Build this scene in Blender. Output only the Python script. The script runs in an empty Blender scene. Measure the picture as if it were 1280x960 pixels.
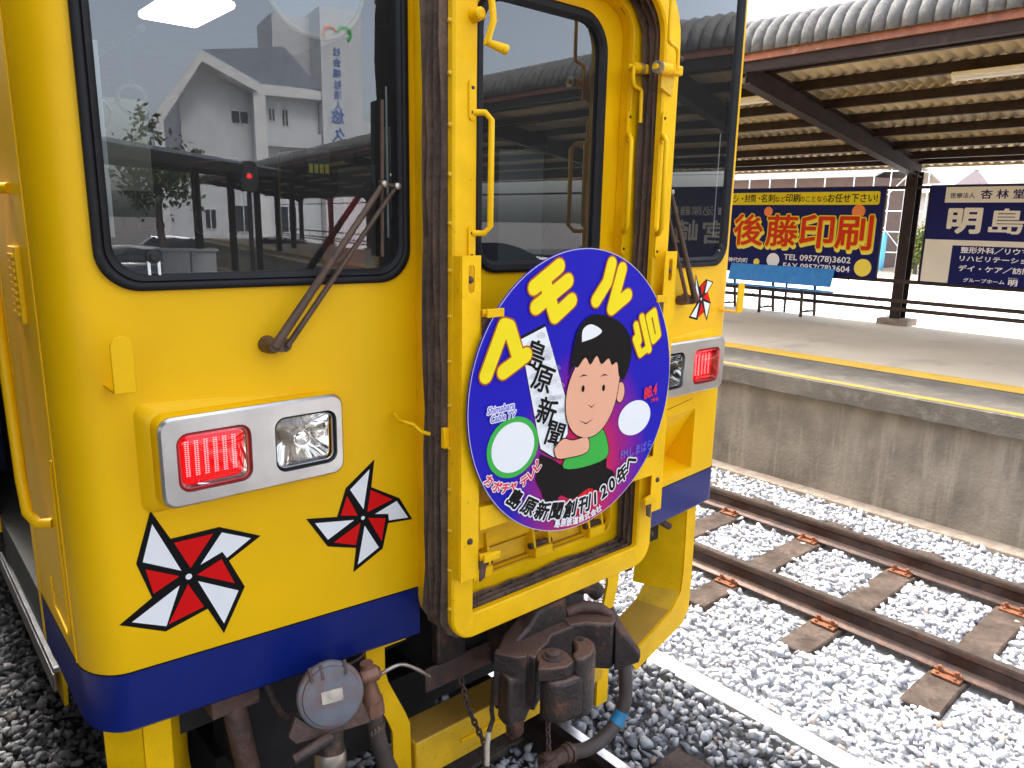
import bpy, bmesh, math, random
import numpy as np
from mathutils import Vector, Matrix
from mathutils.geometry import delaunay_2d_cdt

random.seed(7)
rng = np.random.default_rng(11)
scene = bpy.context.scene
COL = scene.collection
R = math.radians

# ------------------------------------------------------------------ camera
cd = bpy.data.cameras.new('camera')
cam = bpy.data.objects.new('camera', cd)
COL.objects.link(cam)
cd.sensor_width = 36.0
cd.lens = 940.4 / 1280 * 36.0
cd.clip_start = 0.05
cd.clip_end = 2000
CM = ((0.75535177, 0.12679025, -0.64293696), (-0.65505098, 0.17417004, -0.7352367), (0.01875951, 0.97651883, 0.21461372))
cam.matrix_world = Matrix(((CM[0][0], CM[0][1], CM[0][2], 0), (CM[1][0], CM[1][1], CM[1][2], 0), (CM[2][0], CM[2][1], CM[2][2], 2.31), (0, 0, 0, 1)))
scene.camera = cam

# ------------------------------------------------------------------ sky, sun, exposure
SUN_EL, SUN_AZ = 58.0, 2.0      # azimuth clockwise from +Y
w = bpy.data.worlds.new('World')
scene.world = w
w.use_nodes = True
nt = w.node_tree
nt.nodes.clear()
sky = nt.nodes.new('ShaderNodeTexSky')
sky.sky_type = 'NISHITA'
sky.sun_disc = False
sky.sun_elevation = R(SUN_EL)
sky.sun_rotation = R(SUN_AZ)
sky.air_density = 1.0
sky.dust_density = 4.0
hsv = nt.nodes.new('ShaderNodeHueSaturation')
hsv.inputs['Saturation'].default_value = 0.50
bg = nt.nodes.new('ShaderNodeBackground')
bg.inputs['Strength'].default_value = 0.15
wo = nt.nodes.new('ShaderNodeOutputWorld')
nt.links.new(sky.outputs[0], hsv.inputs['Color'])
nt.links.new(hsv.outputs[0], bg.inputs['Color'])
nt.links.new(bg.outputs[0], wo.inputs['Surface'])
sl = bpy.data.lights.new('sun', 'SUN')
sl.energy = 1.1
sl.angle = R(12)
sl.color = (1.0, 0.95, 0.87)
sun = bpy.data.objects.new('sun', sl)
COL.objects.link(sun)
_d = Vector((math.sin(R(SUN_AZ)) * math.cos(R(SUN_EL)), math.cos(R(SUN_AZ)) * math.cos(R(SUN_EL)), math.sin(R(SUN_EL))))
sun.rotation_euler = _d.to_track_quat('Z', 'Y').to_euler()
sun.location = (0, 0, 30)
vs = scene.view_settings
vs.view_transform = 'Standard'
vs.look = 'None'
vs.gamma = 1.0
vs.exposure = 2.42
vs.use_curve_mapping = False
scene.cycles.use_denoising = True
scene.cycles.max_bounces = 8
scene.cycles.transparent_max_bounces = 12
scene.cycles.sample_clamp_indirect = 6.0

# ------------------------------------------------------------------ materials
M = {}
def _n(nt, t, **kw):
    n = nt.nodes.new(t)
    for k, v in kw.items():
        setattr(n, k, v)
    return n
def mat(name, col, rough=0.5, metal=0.0, var=0.0, scale=6.0, bump=0.0, bscale=40.0, dirt=None, dirt_amt=0.5, dirt_scale=3.0,
        coat=0.0, island=None, streak=False, spec=0.5, detail=6.0, dust=None):
    m = bpy.data.materials.new(name)
    m.use_nodes = True
    nt = m.node_tree
    b = nt.nodes['Principled BSDF']
    b.inputs['Base Color'].default_value = (*col, 1)
    b.inputs['Roughness'].default_value = rough
    b.inputs['Metallic'].default_value = metal
    b.inputs['Specular IOR Level'].default_value = spec
    if coat:
        b.inputs['Coat Weight'].default_value = coat
        b.inputs['Coat Roughness'].default_value = 0.08
    tc = _n(nt, 'ShaderNodeTexCoord')
    src = None
    geo = _n(nt, 'ShaderNodeNewGeometry')
    pos = geo.outputs['Position']
    if island:
        rmp = _n(nt, 'ShaderNodeValToRGB')
        cr = rmp.color_ramp
        while len(cr.elements) < len(island):
            cr.elements.new(0.5)
        for e, (p, c) in zip(cr.elements, island):
            e.position = p
            e.color = (*c, 1)
        nt.links.new(geo.outputs['Random Per Island'], rmp.inputs[0])
        src = rmp.outputs[0]
    if var:
        no = _n(nt, 'ShaderNodeTexNoise')
        no.inputs['Scale'].default_value = scale
        no.inputs['Detail'].default_value = detail
        nt.links.new(pos, no.inputs['Vector'])
        mx = _n(nt, 'ShaderNodeMix', data_type='RGBA', blend_type='MULTIPLY')
        mr = _n(nt, 'ShaderNodeMapRange')
        mr.inputs['From Min'].default_value = 0.3
        mr.inputs['From Max'].default_value = 0.7
        mr.inputs['To Min'].default_value = 1 - var
        mr.inputs['To Max'].default_value = 1 + var
        nt.links.new(no.outputs['Fac'], mr.inputs['Value'])
        mx.inputs[0].default_value = 1.0
        if src:
            nt.links.new(src, mx.inputs[6])
        else:
            mx.inputs[6].default_value = (*col, 1)
        nt.links.new(mr.outputs[0], mx.inputs[7])
        src = mx.outputs[2]
    if dirt:
        no = _n(nt, 'ShaderNodeTexNoise')
        no.inputs['Scale'].default_value = dirt_scale
        no.inputs['Detail'].default_value = 8
        no.inputs['Roughness'].default_value = 0.7
        if streak:
            mp = _n(nt, 'ShaderNodeMapping')
            mp.inputs['Scale'].default_value = (3.0, 3.0, 0.35)
            nt.links.new(pos, mp.inputs['Vector'])
            nt.links.new(mp.outputs[0], no.inputs['Vector'])
        else:
            nt.links.new(pos, no.inputs['Vector'])
        mr = _n(nt, 'ShaderNodeMapRange')
        mr.inputs['From Min'].default_value = 0.72 - dirt_amt * 0.35
        mr.inputs['From Max'].default_value = 0.80 - dirt_amt * 0.12
        nt.links.new(no.outputs['Fac'], mr.inputs['Value'])
        mx = _n(nt, 'ShaderNodeMix', data_type='RGBA')
        nt.links.new(mr.outputs[0], mx.inputs[0])
        if src:
            nt.links.new(src, mx.inputs[6])
        else:
            mx.inputs[6].default_value = (*col, 1)
        mx.inputs[7].default_value = (*dirt, 1)
        src = mx.outputs[2]
    if dust:
        sx = _n(nt, 'ShaderNodeSeparateXYZ')
        nt.links.new(geo.outputs['True Normal'], sx.inputs[0])
        mr = _n(nt, 'ShaderNodeMapRange')
        mr.inputs['From Min'].default_value = 0.55
        mr.inputs['From Max'].default_value = 0.95
        mr.inputs['To Max'].default_value = 0.75
        nt.links.new(sx.outputs['Z'], mr.inputs['Value'])
        mx = _n(nt, 'ShaderNodeMix', data_type='RGBA')
        nt.links.new(mr.outputs[0], mx.inputs[0])
        nt.links.new(src, mx.inputs[6])
        mx.inputs[7].default_value = (*dust, 1)
        src = mx.outputs[2]
    if src:
        nt.links.new(src, b.inputs['Base Color'])
    if bump:
        no = _n(nt, 'ShaderNodeTexNoise')
        no.inputs['Scale'].default_value = bscale
        no.inputs['Detail'].default_value = 6
        nt.links.new(pos, no.inputs['Vector'])
        bp = _n(nt, 'ShaderNodeBump')
        bp.inputs['Strength'].default_value = bump
        bp.inputs['Distance'].default_value = 0.02
        nt.links.new(no.outputs['Fac'], bp.inputs['Height'])
        nt.links.new(bp.outputs[0], b.inputs['Normal'])
    M[name] = m
    return m
def emis(name, col, strength, rough=0.4):
    m = mat(name, col, rough)
    b = m.node_tree.nodes['Principled BSDF']
    b.inputs['Emission Color'].default_value = (*col, 1)
    b.inputs['Emission Strength'].default_value = strength
    return m
def glass(name, tint=(0.75, 0.8, 0.8), base=0.06, gain=1.6, rough=0.0, film=0.0):
    m = bpy.data.materials.new(name)
    m.use_nodes = True
    nt = m.node_tree
    nt.nodes.clear()
    out = _n(nt, 'ShaderNodeOutputMaterial')
    tr = _n(nt, 'ShaderNodeBsdfTransparent')
    tr.inputs[0].default_value = (*tint, 1)
    gl = _n(nt, 'ShaderNodeBsdfGlossy')
    gl.inputs['Roughness'].default_value = rough
    gl.inputs['Color'].default_value = (0.95, 0.97, 1, 1)
    fr = _n(nt, 'ShaderNodeFresnel')
    fr.inputs['IOR'].default_value = 1.5
    ma = _n(nt, 'ShaderNodeMath', operation='MULTIPLY_ADD', use_clamp=True)
    ma.inputs[1].default_value = gain
    ma.inputs[2].default_value = base
    mx = _n(nt, 'ShaderNodeMixShader')
    df = _n(nt, 'ShaderNodeBsdfDiffuse')
    df.inputs[0].default_value = (0.5, 0.5, 0.48, 1)
    mf = _n(nt, 'ShaderNodeMixShader')
    mf.inputs[0].default_value = film
    nt.links.new(fr.outputs[0], ma.inputs[0])
    nt.links.new(ma.outputs[0], mx.inputs[0])
    nt.links.new(tr.outputs[0], mf.inputs[1])
    nt.links.new(df.outputs[0], mf.inputs[2])
    nt.links.new(mf.outputs[0], mx.inputs[1])
    nt.links.new(gl.outputs[0], mx.inputs[2])
    nt.links.new(mx.outputs[0], out.inputs[0])
    M[name] = m
    return m

YEL = (0.86, 0.485, 0.002)
mat('yellow', YEL, 0.38, var=0.06, scale=2.5, spec=0.20, bump=0.02, bscale=9, dirt=(0.55, 0.34, 0.03), dirt_amt=0.12, dirt_scale=55)
mat('yellow_worn', YEL, 0.45, var=0.12, scale=7, spec=0.20, bump=0.05, bscale=60, dirt=(0.22, 0.10, 0.025), dirt_amt=0.34, dirt_scale=75)
mat('yellow_rusty', (0.76, 0.44, 0.010), 0.5, var=0.15, scale=9, bump=0.1, bscale=70, dirt=(0.20, 0.095, 0.035), dirt_amt=0.42, dirt_scale=60, dust=(0.30, 0.15, 0.04))
mat('blue', (0.003, 0.013, 0.14), 0.34, var=0.10, scale=4, coat=0.1, spec=0.3, bump=0.02, bscale=7)
mat('decal_black', (0.006, 0.006, 0.006), 0.5, spec=0.12)
mat('decal_white', (0.82, 0.82, 0.82), 0.5, spec=0.2)
mat('decal_red', (0.66, 0.006, 0.006), 0.5, spec=0.12)
mat('rubber', (0.009, 0.008, 0.009), 0.5, spec=0.25, var=0.2, scale=20, dirt=(0.03, 0.025, 0.024), dirt_amt=0.35, dirt_scale=30)
mat('bellows', (0.125, 0.072, 0.042), 0.75, var=0.35, scale=9, bump=0.5, bscale=30, dirt=(0.02, 0.015, 0.012), dirt_amt=0.8, dirt_scale=7, streak=True)
mat('chrome', (0.58, 0.57, 0.56), 0.30, 0.9, var=0.12, scale=8, dirt=(0.55, 0.52, 0.49), dirt_amt=0.4, dirt_scale=9, bump=0.02)
mat('mirror', (0.85, 0.83, 0.80), 0.06, 1.0)
mat('steel_step', (0.5, 0.5, 0.5), 0.28, 1.0, var=0.25, scale=12)
mat('wiper', (0.085, 0.045, 0.026), 0.55, var=0.3, scale=25, dirt=(0.03, 0.022, 0.018), dirt_amt=0.5, dirt_scale=30)
mat('iron', (0.036, 0.025, 0.022), 0.5, 0.2, dust=(0.15, 0.082, 0.058), var=0.30, scale=18, bump=0.25, bscale=70, dirt=(0.20, 0.085, 0.045), dirt_amt=0.55, dirt_scale=12)
mat('iron_rust', (0.10, 0.052, 0.036), 0.65, 0.1, var=0.3, scale=18, bump=0.3, bscale=60, dirt=(0.045, 0.035, 0.034), dirt_amt=0.75, dirt_scale=10)
mat('dark', (0.012, 0.011, 0.011), 0.7, var=0.3, scale=10)
mat('hose', (0.06, 0.042, 0.036), 0.6, var=0.25, scale=16, bump=0.1)
mat('copper', (0.26, 0.13, 0.085), 0.45, 0.4, var=0.3, scale=20)
mat('nickel', (0.45, 0.39, 0.33), 0.35, 0.8, var=0.3, scale=30, dirt=(0.20, 0.11, 0.07), dirt_amt=0.55, dirt_scale=25)
mat('grey_paint', (0.13, 0.135, 0.155), 0.45, var=0.2, scale=14, dirt=(0.16, 0.065, 0.035), dirt_amt=0.75, dirt_scale=13)
mat('rope', (0.50, 0.44, 0.33), 0.8, var=0.2, scale=60)
mat('tape', (0.02, 0.20, 0.38), 0.5)
mat('sash', (0.78, 0.78, 0.76), 0.4)
mat('cab_grey', (0.055, 0.058, 0.055), 0.6, var=0.15, scale=5)
mat('cab_light', (0.17, 0.175, 0.165), 0.55, var=0.1, scale=5)
mat('cab_red', (0.30, 0.010, 0.008), 0.5, var=0.1)
mat('panel_red', (0.62, 0.030, 0.018), 0.5)
mat('cab_dark', (0.03, 0.032, 0.032), 0.55, var=0.2)
mat('cream', (0.62, 0.56, 0.40), 0.5)
mat('seat_cloth', (0.05, 0.07, 0.14), 0.85, var=0.2, scale=30)
emis('lamp_panel', (1.0, 0.97, 0.80), 1.6)
emis('lamp_red', (0.50, 0.002, 0.004), 0.20, 0.2)
emis('led', (1.0, 0.46, 0.46), 0.75)
emis('signal_red', (1.0, 0.03, 0.03), 1.0)
glass('glass', (0.62, 0.67, 0.67), 0.035, 1.6, 0.004, 0.030)
glass('glass_clear', (0.95, 0.95, 0.93), 0.03, 1.1)
glass('glass_red', (0.98, 0.30, 0.32), 0.01, 0.8)
mat('rail', (0.075, 0.050, 0.042), 0.42, 0.55, var=0.3, scale=8, bump=0.12, bscale=90, dirt=(0.16, 0.075, 0.045), dirt_amt=0.6, dirt_scale=14)
mat('rail_top', (0.36, 0.31, 0.28), 0.30, 0.9, var=0.25, scale=20)
mat('rail_bright', (0.78, 0.76, 0.80), 0.22, 1.0, var=0.1, scale=20)
mat('tie_wood', (0.075, 0.055, 0.043), 0.85, var=0.4, scale=9, bump=0.6, bscale=30, spec=0.2, dirt=(0.135, 0.102, 0.080), dirt_amt=0.6, dirt_scale=8)
mat('tie_rust', (0.22, 0.075, 0.028), 0.8, var=0.4, scale=30, bump=0.4, bscale=90, dirt=(0.08, 0.04, 0.03), dirt_amt=0.6, dirt_scale=40)
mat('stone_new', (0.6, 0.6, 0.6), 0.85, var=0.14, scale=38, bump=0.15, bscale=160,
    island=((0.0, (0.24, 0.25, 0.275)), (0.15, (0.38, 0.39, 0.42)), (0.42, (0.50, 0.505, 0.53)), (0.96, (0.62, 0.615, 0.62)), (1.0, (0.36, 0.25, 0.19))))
mat('stone_shaded', (0.4, 0.4, 0.4), 0.85, var=0.2, scale=38, bump=0.15, bscale=160,
    island=((0.0, (0.10, 0.103, 0.11)), (0.25, (0.20, 0.203, 0.212)), (0.6, (0.36, 0.36, 0.365)), (0.95, (0.50, 0.49, 0.48)), (1.0, (0.30, 0.19, 0.13))))  # darker stones: shade of the railcar is put into their colour
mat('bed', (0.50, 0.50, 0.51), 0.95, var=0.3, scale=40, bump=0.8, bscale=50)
mat('bed_shaded', (0.10, 0.10, 0.103), 0.95, var=0.3, scale=40, bump=0.8, bscale=50)  # bed under those stones, darkened for the same shade
mat('earth', (0.16, 0.145, 0.13), 0.95, var=0.3, scale=20, bump=0.6, bscale=60)
mat('trough', (0.66, 0.63, 0.58), 0.85, var=0.12, scale=5, bump=0.2, bscale=60, dirt=(0.34, 0.28, 0.23), dirt_amt=0.35, dirt_scale=5)
mat('conc_wall', (0.215, 0.185, 0.145), 0.9, var=0.34, scale=3.2, bump=0.5, bscale=35, dirt=(0.34, 0.30, 0.235), dirt_amt=0.62, dirt_scale=2.6, streak=True)
mat('conc_lip', (0.26, 0.235, 0.20), 0.9, var=0.25, scale=6, bump=0.5, bscale=50, dirt=(0.42, 0.38, 0.33), dirt_amt=0.7, dirt_scale=9)
mat('conc_edge', (0.135, 0.120, 0.098), 0.9, var=0.2, scale=3, bump=0.3, bscale=45, dirt=(0.23, 0.21, 0.175), dirt_amt=0.6, dirt_scale=7)
mat('conc_deck', (0.68, 0.585, 0.45), 0.85, var=0.09, scale=1.1, bump=0.12, bscale=50, dirt=(0.44, 0.38, 0.30), dirt_amt=0.5, dirt_scale=1.2)
mat('line_yellow', (0.78, 0.48, 0.06), 0.7, var=0.1, scale=5, dirt=(0.55, 0.42, 0.20), dirt_amt=0.45, dirt_scale=10)
mat('line_yellow_worn', (0.46, 0.26, 0.02), 0.75, var=0.2, scale=8, dirt=(0.20, 0.165, 0.11), dirt_amt=0.8, dirt_scale=11)
mat('footing', (0.27, 0.215, 0.165), 0.95, var=0.25, scale=9, bump=0.5, bscale=50, dirt=(0.42, 0.37, 0.30), dirt_amt=0.6, dirt_scale=8)
mat('canopy_steel', (0.026, 0.016, 0.013), 0.6, spec=0.2, var=0.25, scale=6, bump=0.05, dirt=(0.065, 0.038, 0.03), dirt_amt=0.45, dirt_scale=5)
mat('fascia_red', (0.24, 0.075, 0.038), 0.55, var=0.25, scale=5, dirt=(0.42, 0.22, 0.13), dirt_amt=0.55, dirt_scale=9)
mat('slate', (0.115, 0.112, 0.108), 0.9, var=0.25, scale=8, bump=0.3, bscale=50, dirt=(0.24, 0.23, 0.205), dirt_amt=0.5, dirt_scale=19)
mat('slate_under', (0.55, 0.44, 0.27), 0.9, var=0.16, scale=5, bump=0.1, dirt=(0.38, 0.27, 0.15), dirt_amt=0.45, dirt_scale=4)
mat('tube_lamp', (0.78, 0.72, 0.55), 0.4)
mat('board_navy', (0.005, 0.007, 0.085), 0.5, var=0.06, scale=3, spec=0.15)
mat('board_cream', (0.72, 0.64, 0.52), 0.5, var=0.04, scale=3)
mat('board_yellow', (0.76, 0.60, 0.01), 0.5, spec=0.15)
mat('board_red', (0.60, 0.030, 0.004), 0.5, spec=0.15)
mat('board_white', (0.80, 0.76, 0.74), 0.5)
mat('board_orange', (0.85, 0.20, 0.03), 0.5)
mat('board_gold', (0.88, 0.66, 0.06), 0.5)
mat('board_black', (0.008, 0.010, 0.006), 0.5, spec=0.15)
mat('bench_blue', (0.012, 0.22, 0.60), 0.5, var=0.12, scale=9, dirt=(0.10, 0.30, 0.58), dirt_amt=0.5, dirt_scale=6)
mat('fence_brown', (0.050, 0.030, 0.025), 0.6, spec=0.25, var=0.2, scale=8)
mat('lot', (0.66, 0.64, 0.61), 0.9, var=0.05, scale=0.6)
mat('asphalt', (0.055, 0.054, 0.055), 0.9, var=0.2, scale=3, bump=0.3, bscale=60)
mat('house_brown', (0.13, 0.088, 0.075), 0.85, var=0.1, scale=3)
mat('house_white', (0.70, 0.69, 0.66), 0.8, var=0.06, scale=2)
mat('roof_grey', (0.42, 0.42, 0.42), 0.8, var=0.12, scale=5)
mat('roof_red', (0.42, 0.09, 0.05), 0.8, var=0.15, scale=5)
mat('galv', (0.62, 0.64, 0.64), 0.45, 0.5)
mat('sheet_blue', (0.09, 0.36, 0.66), 0.6)
mat('soil', (0.46, 0.36, 0.24), 0.95, var=0.15, scale=3)
mat('leaf', (0.10, 0.15, 0.035), 0.7, island=((0.0, (0.045, 0.085, 0.02)), (0.5, (0.10, 0.16, 0.035)), (0.85, (0.20, 0.22, 0.05)), (1.0, (0.33, 0.11, 0.05))))
mat('leaf_dark', (0.04, 0.06, 0.02), 0.7, island=((0.0, (0.025, 0.04, 0.015)), (0.6, (0.05, 0.075, 0.02)), (1.0, (0.11, 0.09, 0.04))))
mat('bark', (0.07, 0.05, 0.04), 0.9, var=0.3, scale=12, bump=0.4)
mat('plaster', (0.52, 0.53, 0.55), 0.8, var=0.05, scale=1)
mat('plaster_trim', (0.60, 0.60, 0.60), 0.8, var=0.05, scale=1)
mat('roof_slate', (0.20, 0.23, 0.27), 0.6, var=0.1, scale=2)
mat('win_dark', (0.03, 0.035, 0.045), 0.15)
mat('sign_blue', (0.015, 0.10, 0.34), 0.5)
mat('car_white', (0.72, 0.73, 0.74), 0.25, coat=0.6)
mat('car_silver', (0.40, 0.42, 0.45), 0.28, 0.5, coat=0.6)
mat('car_dark', (0.04, 0.05, 0.06), 0.25, coat=0.6)
mat('box_grey', (0.42, 0.43, 0.44), 0.6, var=0.06)
# headmark print
mat('hm_yellow', (0.86, 0.68, 0.015), 0.5, spec=0.12)
mat('hm_outline', (0.42, 0.10, 0.02), 0.4, spec=0.12)
mat('hm_white', (0.80, 0.80, 0.79), 0.5, spec=0.12)
mat('hm_black', (0.008, 0.006, 0.006), 0.5, spec=0.12)
mat('hm_skin', (0.80, 0.40, 0.25), 0.5, spec=0.12)
mat('hm_green', (0.05, 0.42, 0.06), 0.5, spec=0.12)
mat('hm_red', (0.72, 0.03, 0.06), 0.5, spec=0.12)
mat('hm_navy', (0.16, 0.13, 0.62), 0.5, spec=0.12)
mat('hm_rim', (0.55, 0.50, 0.48), 0.35)
def headmark_print():
    m = bpy.data.materials.new('hm_print')
    m.use_nodes = True
    nt = m.node_tree
    b = nt.nodes['Principled BSDF']
    b.inputs['Roughness'].default_value = 0.42
    b.inputs['Specular IOR Level'].default_value = 0.15
    tc = _n(nt, 'ShaderNodeTexCoord')
    mp = _n(nt, 'ShaderNodeMapping')
    mp.inputs['Location'].default_value = (-0.03, 0, 0.27)
    vm = _n(nt, 'ShaderNodeVectorMath', operation='MULTIPLY')
    vm.inputs[1].default_value = (1.0, 0.0, 0.72)
    ln = _n(nt, 'ShaderNodeVectorMath', operation='LENGTH')
    nt.links.new(tc.outputs['Object'], mp.inputs['Vector'])
    nt.links.new(mp.outputs[0], vm.inputs[0])
    nt.links.new(vm.outputs[0], ln.inputs[0])
    r = _n(nt, 'ShaderNodeValToRGB')
    cr = r.color_ramp
    cr.elements[0].position = 0.06
    cr.elements[0].color = (0.80, 0.012, 0.020, 1)
    cr.elements[1].position = 0.31
    cr.elements[1].color = (0.012, 0.008, 0.40, 1)
    e = cr.elements.new(0.17)
    e.color = (0.34, 0.010, 0.17, 1)
    nt.links.new(ln.outputs['Value'], r.inputs[0])
    nt.links.new(r.outputs[0], b.inputs['Base Color'])
    M['hm_print'] = m
headmark_print()

# ------------------------------------------------------------------ mesh helpers
WL = {}
def wloc(o):
    return WL.get(o.name, Vector((0, 0, 0)))
def tag(o, label=None, cat=None, group=None, kind=None):
    if label: o['label'] = label
    if cat: o['category'] = cat
    if group: o['group'] = group
    if kind: o['kind'] = kind
    return o
def empty(name, loc, label=None, cat=None, group=None, kind=None, parent=None):
    o = bpy.data.objects.new(name, None)
    COL.objects.link(o)
    o.empty_display_size = 0.2
    loc = Vector(loc)
    if parent:
        o.parent = parent
        o.location = loc - wloc(parent)
    else:
        o.location = loc
    WL[o.name] = loc
    return tag(o, label, cat, group, kind)
def link_mesh(name, me, material, parent=None, loc=Vector((0, 0, 0))):
    o = bpy.data.objects.new(name, me)
    COL.objects.link(o)
    if material is not None and not me.materials:
        me.materials.append(M[material])
    if parent:
        o.parent = parent
        o.location = Vector(loc) - wloc(parent)
    else:
        o.location = loc
    WL[o.name] = Vector(loc)
    return o
class MB:
    def __init__(s):
        s.v = []
        s.f = []
    def add(s, vs, fs):
        k = len(s.v)
        s.v += [tuple(p) for p in vs]
        s.f += [tuple(i + k for i in f) for f in fs]
        return s
    def box(s, x0, x1, y0, y1, z0, z1):
        return s.add([(x0, y0, z0), (x1, y0, z0), (x1, y1, z0), (x0, y1, z0), (x0, y0, z1), (x1, y0, z1), (x1, y1, z1), (x0, y1, z1)],
                     [(0, 3, 2, 1), (4, 5, 6, 7), (0, 1, 5, 4), (1, 2, 6, 5), (2, 3, 7, 6), (3, 0, 4, 7)])
    def bar(s, p, q, wx, wy, up=(0, 0, 1)):      # rectangular bar from p to q
        p, q = Vector(p), Vector(q)
        d = (q - p).normalized()
        u = Vector(up)
        if abs(d.dot(u)) > 0.99: u = Vector((1, 0, 0))
        a = d.cross(u).normalized()
        b = a.cross(d).normalized()
        vs = []
        for o in (p, q):
            for i, j in ((-1, -1), (1, -1), (1, 1), (-1, 1)):
                vs.append(o + a * (i * wx / 2) + b * (j * wy / 2))
        return s.add(vs, [(0, 3, 2, 1), (4, 5, 6, 7), (0, 1, 5, 4), (1, 2, 6, 5), (2, 3, 7, 6), (3, 0, 4, 7)])
    def tube(s, path, r, n=10, cap=True, closed=False):
        P = [Vector(p) for p in path]
        rr = r if isinstance(r, (list, tuple)) else [r] * len(P)
        rings = []
        t0 = None
        for i, p in enumerate(P):
            if closed:
                d = (P[(i + 1) % len(P)] - P[i - 1]).normalized()
            else:
                d = (P[min(i + 1, len(P) - 1)] - P[max(i - 1, 0)]).normalized()
            if t0 is None:
                u = Vector((0, 0, 1)) if abs(d.z) < 0.9 else Vector((1, 0, 0))
                a = d.cross(u).normalized()
            else:
                a = (a - d * a.dot(d)).normalized()
            t0 = d
            b = d.cross(a)
            rings.append([p + (a * math.cos(2 * math.pi * k / n) + b * math.sin(2 * math.pi * k / n)) * rr[i] for k in range(n)])
        vs = [v for g in rings for v in g]
        fs = []
        m = len(rings)
        for i in range(m if closed else m - 1):
            for k in range(n):
                j = (i + 1) % m
                fs.append((i * n + k, i * n + (k + 1) % n, j * n + (k + 1) % n, j * n + k))
        if cap and not closed:
            fs.append(tuple(range(n))[::-1])
            fs.append(tuple((m - 1) * n + k for k in range(n)))
        return s.add(vs, fs)
    def cyl(s, p, q, r, n=16, r2=None):
        return s.tube([p, q], [r, r if r2 is None else r2], n)
    def lathe(s, c, axis, prof, n=24, ref=None):   # prof: (dist along axis, radius)
        c = Vector(c); d = Vector(axis).normalized()
        u = Vector((0, 0, 1)) if abs(d.z) < 0.9 else Vector((1, 0, 0))
        a = d.cross(u).normalized(); b = d.cross(a)
        vs = []
        for h, r in prof:
            for k in range(n):
                t = 2 * math.pi * k / n
                vs.append(c + d * h + (a * math.cos(t) + b * math.sin(t)) * r)
        fs = []
        for i in range(len(prof) - 1):
            for k in range(n):
                fs.append((i * n + k, i * n + (k + 1) % n, (i + 1) * n + (k + 1) % n, (i + 1) * n + k))
        fs.append(tuple(range(n))[::-1])
        fs.append(tuple((len(prof) - 1) * n + k for k in range(n)))
        return s.add(vs, fs)
    def loops(s, L, closed=True, wrap=False, cap0=False, cap1=False):   # list of equal length loops
        n = len(L[0])
        vs = [p for l in L for p in l]
        fs = []
        m = len(L)
        for i in range(m if wrap else m - 1):
            j = (i + 1) % m
            for k in range(n if closed else n - 1):
                k2 = (k + 1) % n
                fs.append((i * n + k, i * n + k2, j * n + k2, j * n + k))
        if cap0: fs.append(tuple(range(n))[::-1])
        if cap1: fs.append(tuple((m - 1) * n + k for k in range(n)))
        return s.add(vs, fs)
    def prism(s, poly, fn, h0, h1):   # 2d polygon, fn(u,v,h)->3d
        n = len(poly)
        vs = [fn(u, v, h0) for u, v in poly] + [fn(u, v, h1) for u, v in poly]
        fs = [tuple(range(n))[::-1], tuple(range(n, 2 * n))] + [(i, (i + 1) % n, n + (i + 1) % n, n + i) for i in range(n)]
        return s.add(vs, fs)
    def build(s, name, material, parent=None, smooth=None, bevel=0, fix=False, seg=2):
        V = np.array(s.v, dtype=float)
        c = (V.min(0) + V.max(0)) / 2
        me = bpy.data.meshes.new(name)
        me.from_pydata((V - c).tolist(), [], s.f)
        me.update()
        if fix:
            bm = bmesh.new(); bm.from_mesh(me)
            bmesh.ops.remove_doubles(bm, verts=bm.verts, dist=1e-5)
            bmesh.ops.recalc_face_normals(bm, faces=bm.faces)
            bm.to_mesh(me); bm.free()
        if smooth:
            me.polygons.foreach_set('use_smooth', [True] * len(me.polygons))
            me.set_sharp_from_angle(angle=R(smooth))
        o = link_mesh(name, me, material, parent, Vector(c))
        if bevel:
            md = o.modifiers.new('bevel', 'BEVEL')
            md.width = bevel
            md.segments = seg
            md.limit_method = 'ANGLE'
            md.angle_limit = R(40)
            if smooth is None:
                me.polygons.foreach_set('use_smooth', [True] * len(me.polygons))
                me.set_sharp_from_angle(angle=R(50))
        return o
def copy_tree(o, parent=None, delta=(0, 0, 0)):
    c = o.copy()
    COL.objects.link(c)
    WL[c.name] = wloc(o) + Vector(delta)
    c.parent = parent
    if parent is None:
        c.location = Vector(o.location) + Vector(delta)
    for ch in list(o.children):
        copy_tree(ch, c, delta)
    return c
def rrect(u0, u1, v0, v1, r, n=8):     # rounded rectangle, counter clockwise
    if not isinstance(r, (list, tuple)): r = [r] * 4     # order: br, tr, tl, bl
    pts = []
    for (cx, cy, a0, q) in ((u1 - r[0], v0 + r[0], -90, r[0]), (u1 - r[1], v1 - r[1], 0, r[1]), (u0 + r[2], v1 - r[2], 90, r[2]), (u0 + r[3], v0 + r[3], 180, r[3])):
        for k in range(n + 1):
            t = R(a0 + 90 * k / n)
            pts.append((cx + q * math.cos(t), cy + q * math.sin(t)))
    return pts
def inside(p, poly):
    x, y = p
    c = False
    j = len(poly) - 1
    for i in range(len(poly)):
        xi, yi = poly[i]; xj, yj = poly[j]
        if (yi > y) != (yj > y) and x < (xj - xi) * (y - yi) / (yj - yi) + xi: c = not c
        j = i
    return c
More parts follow.
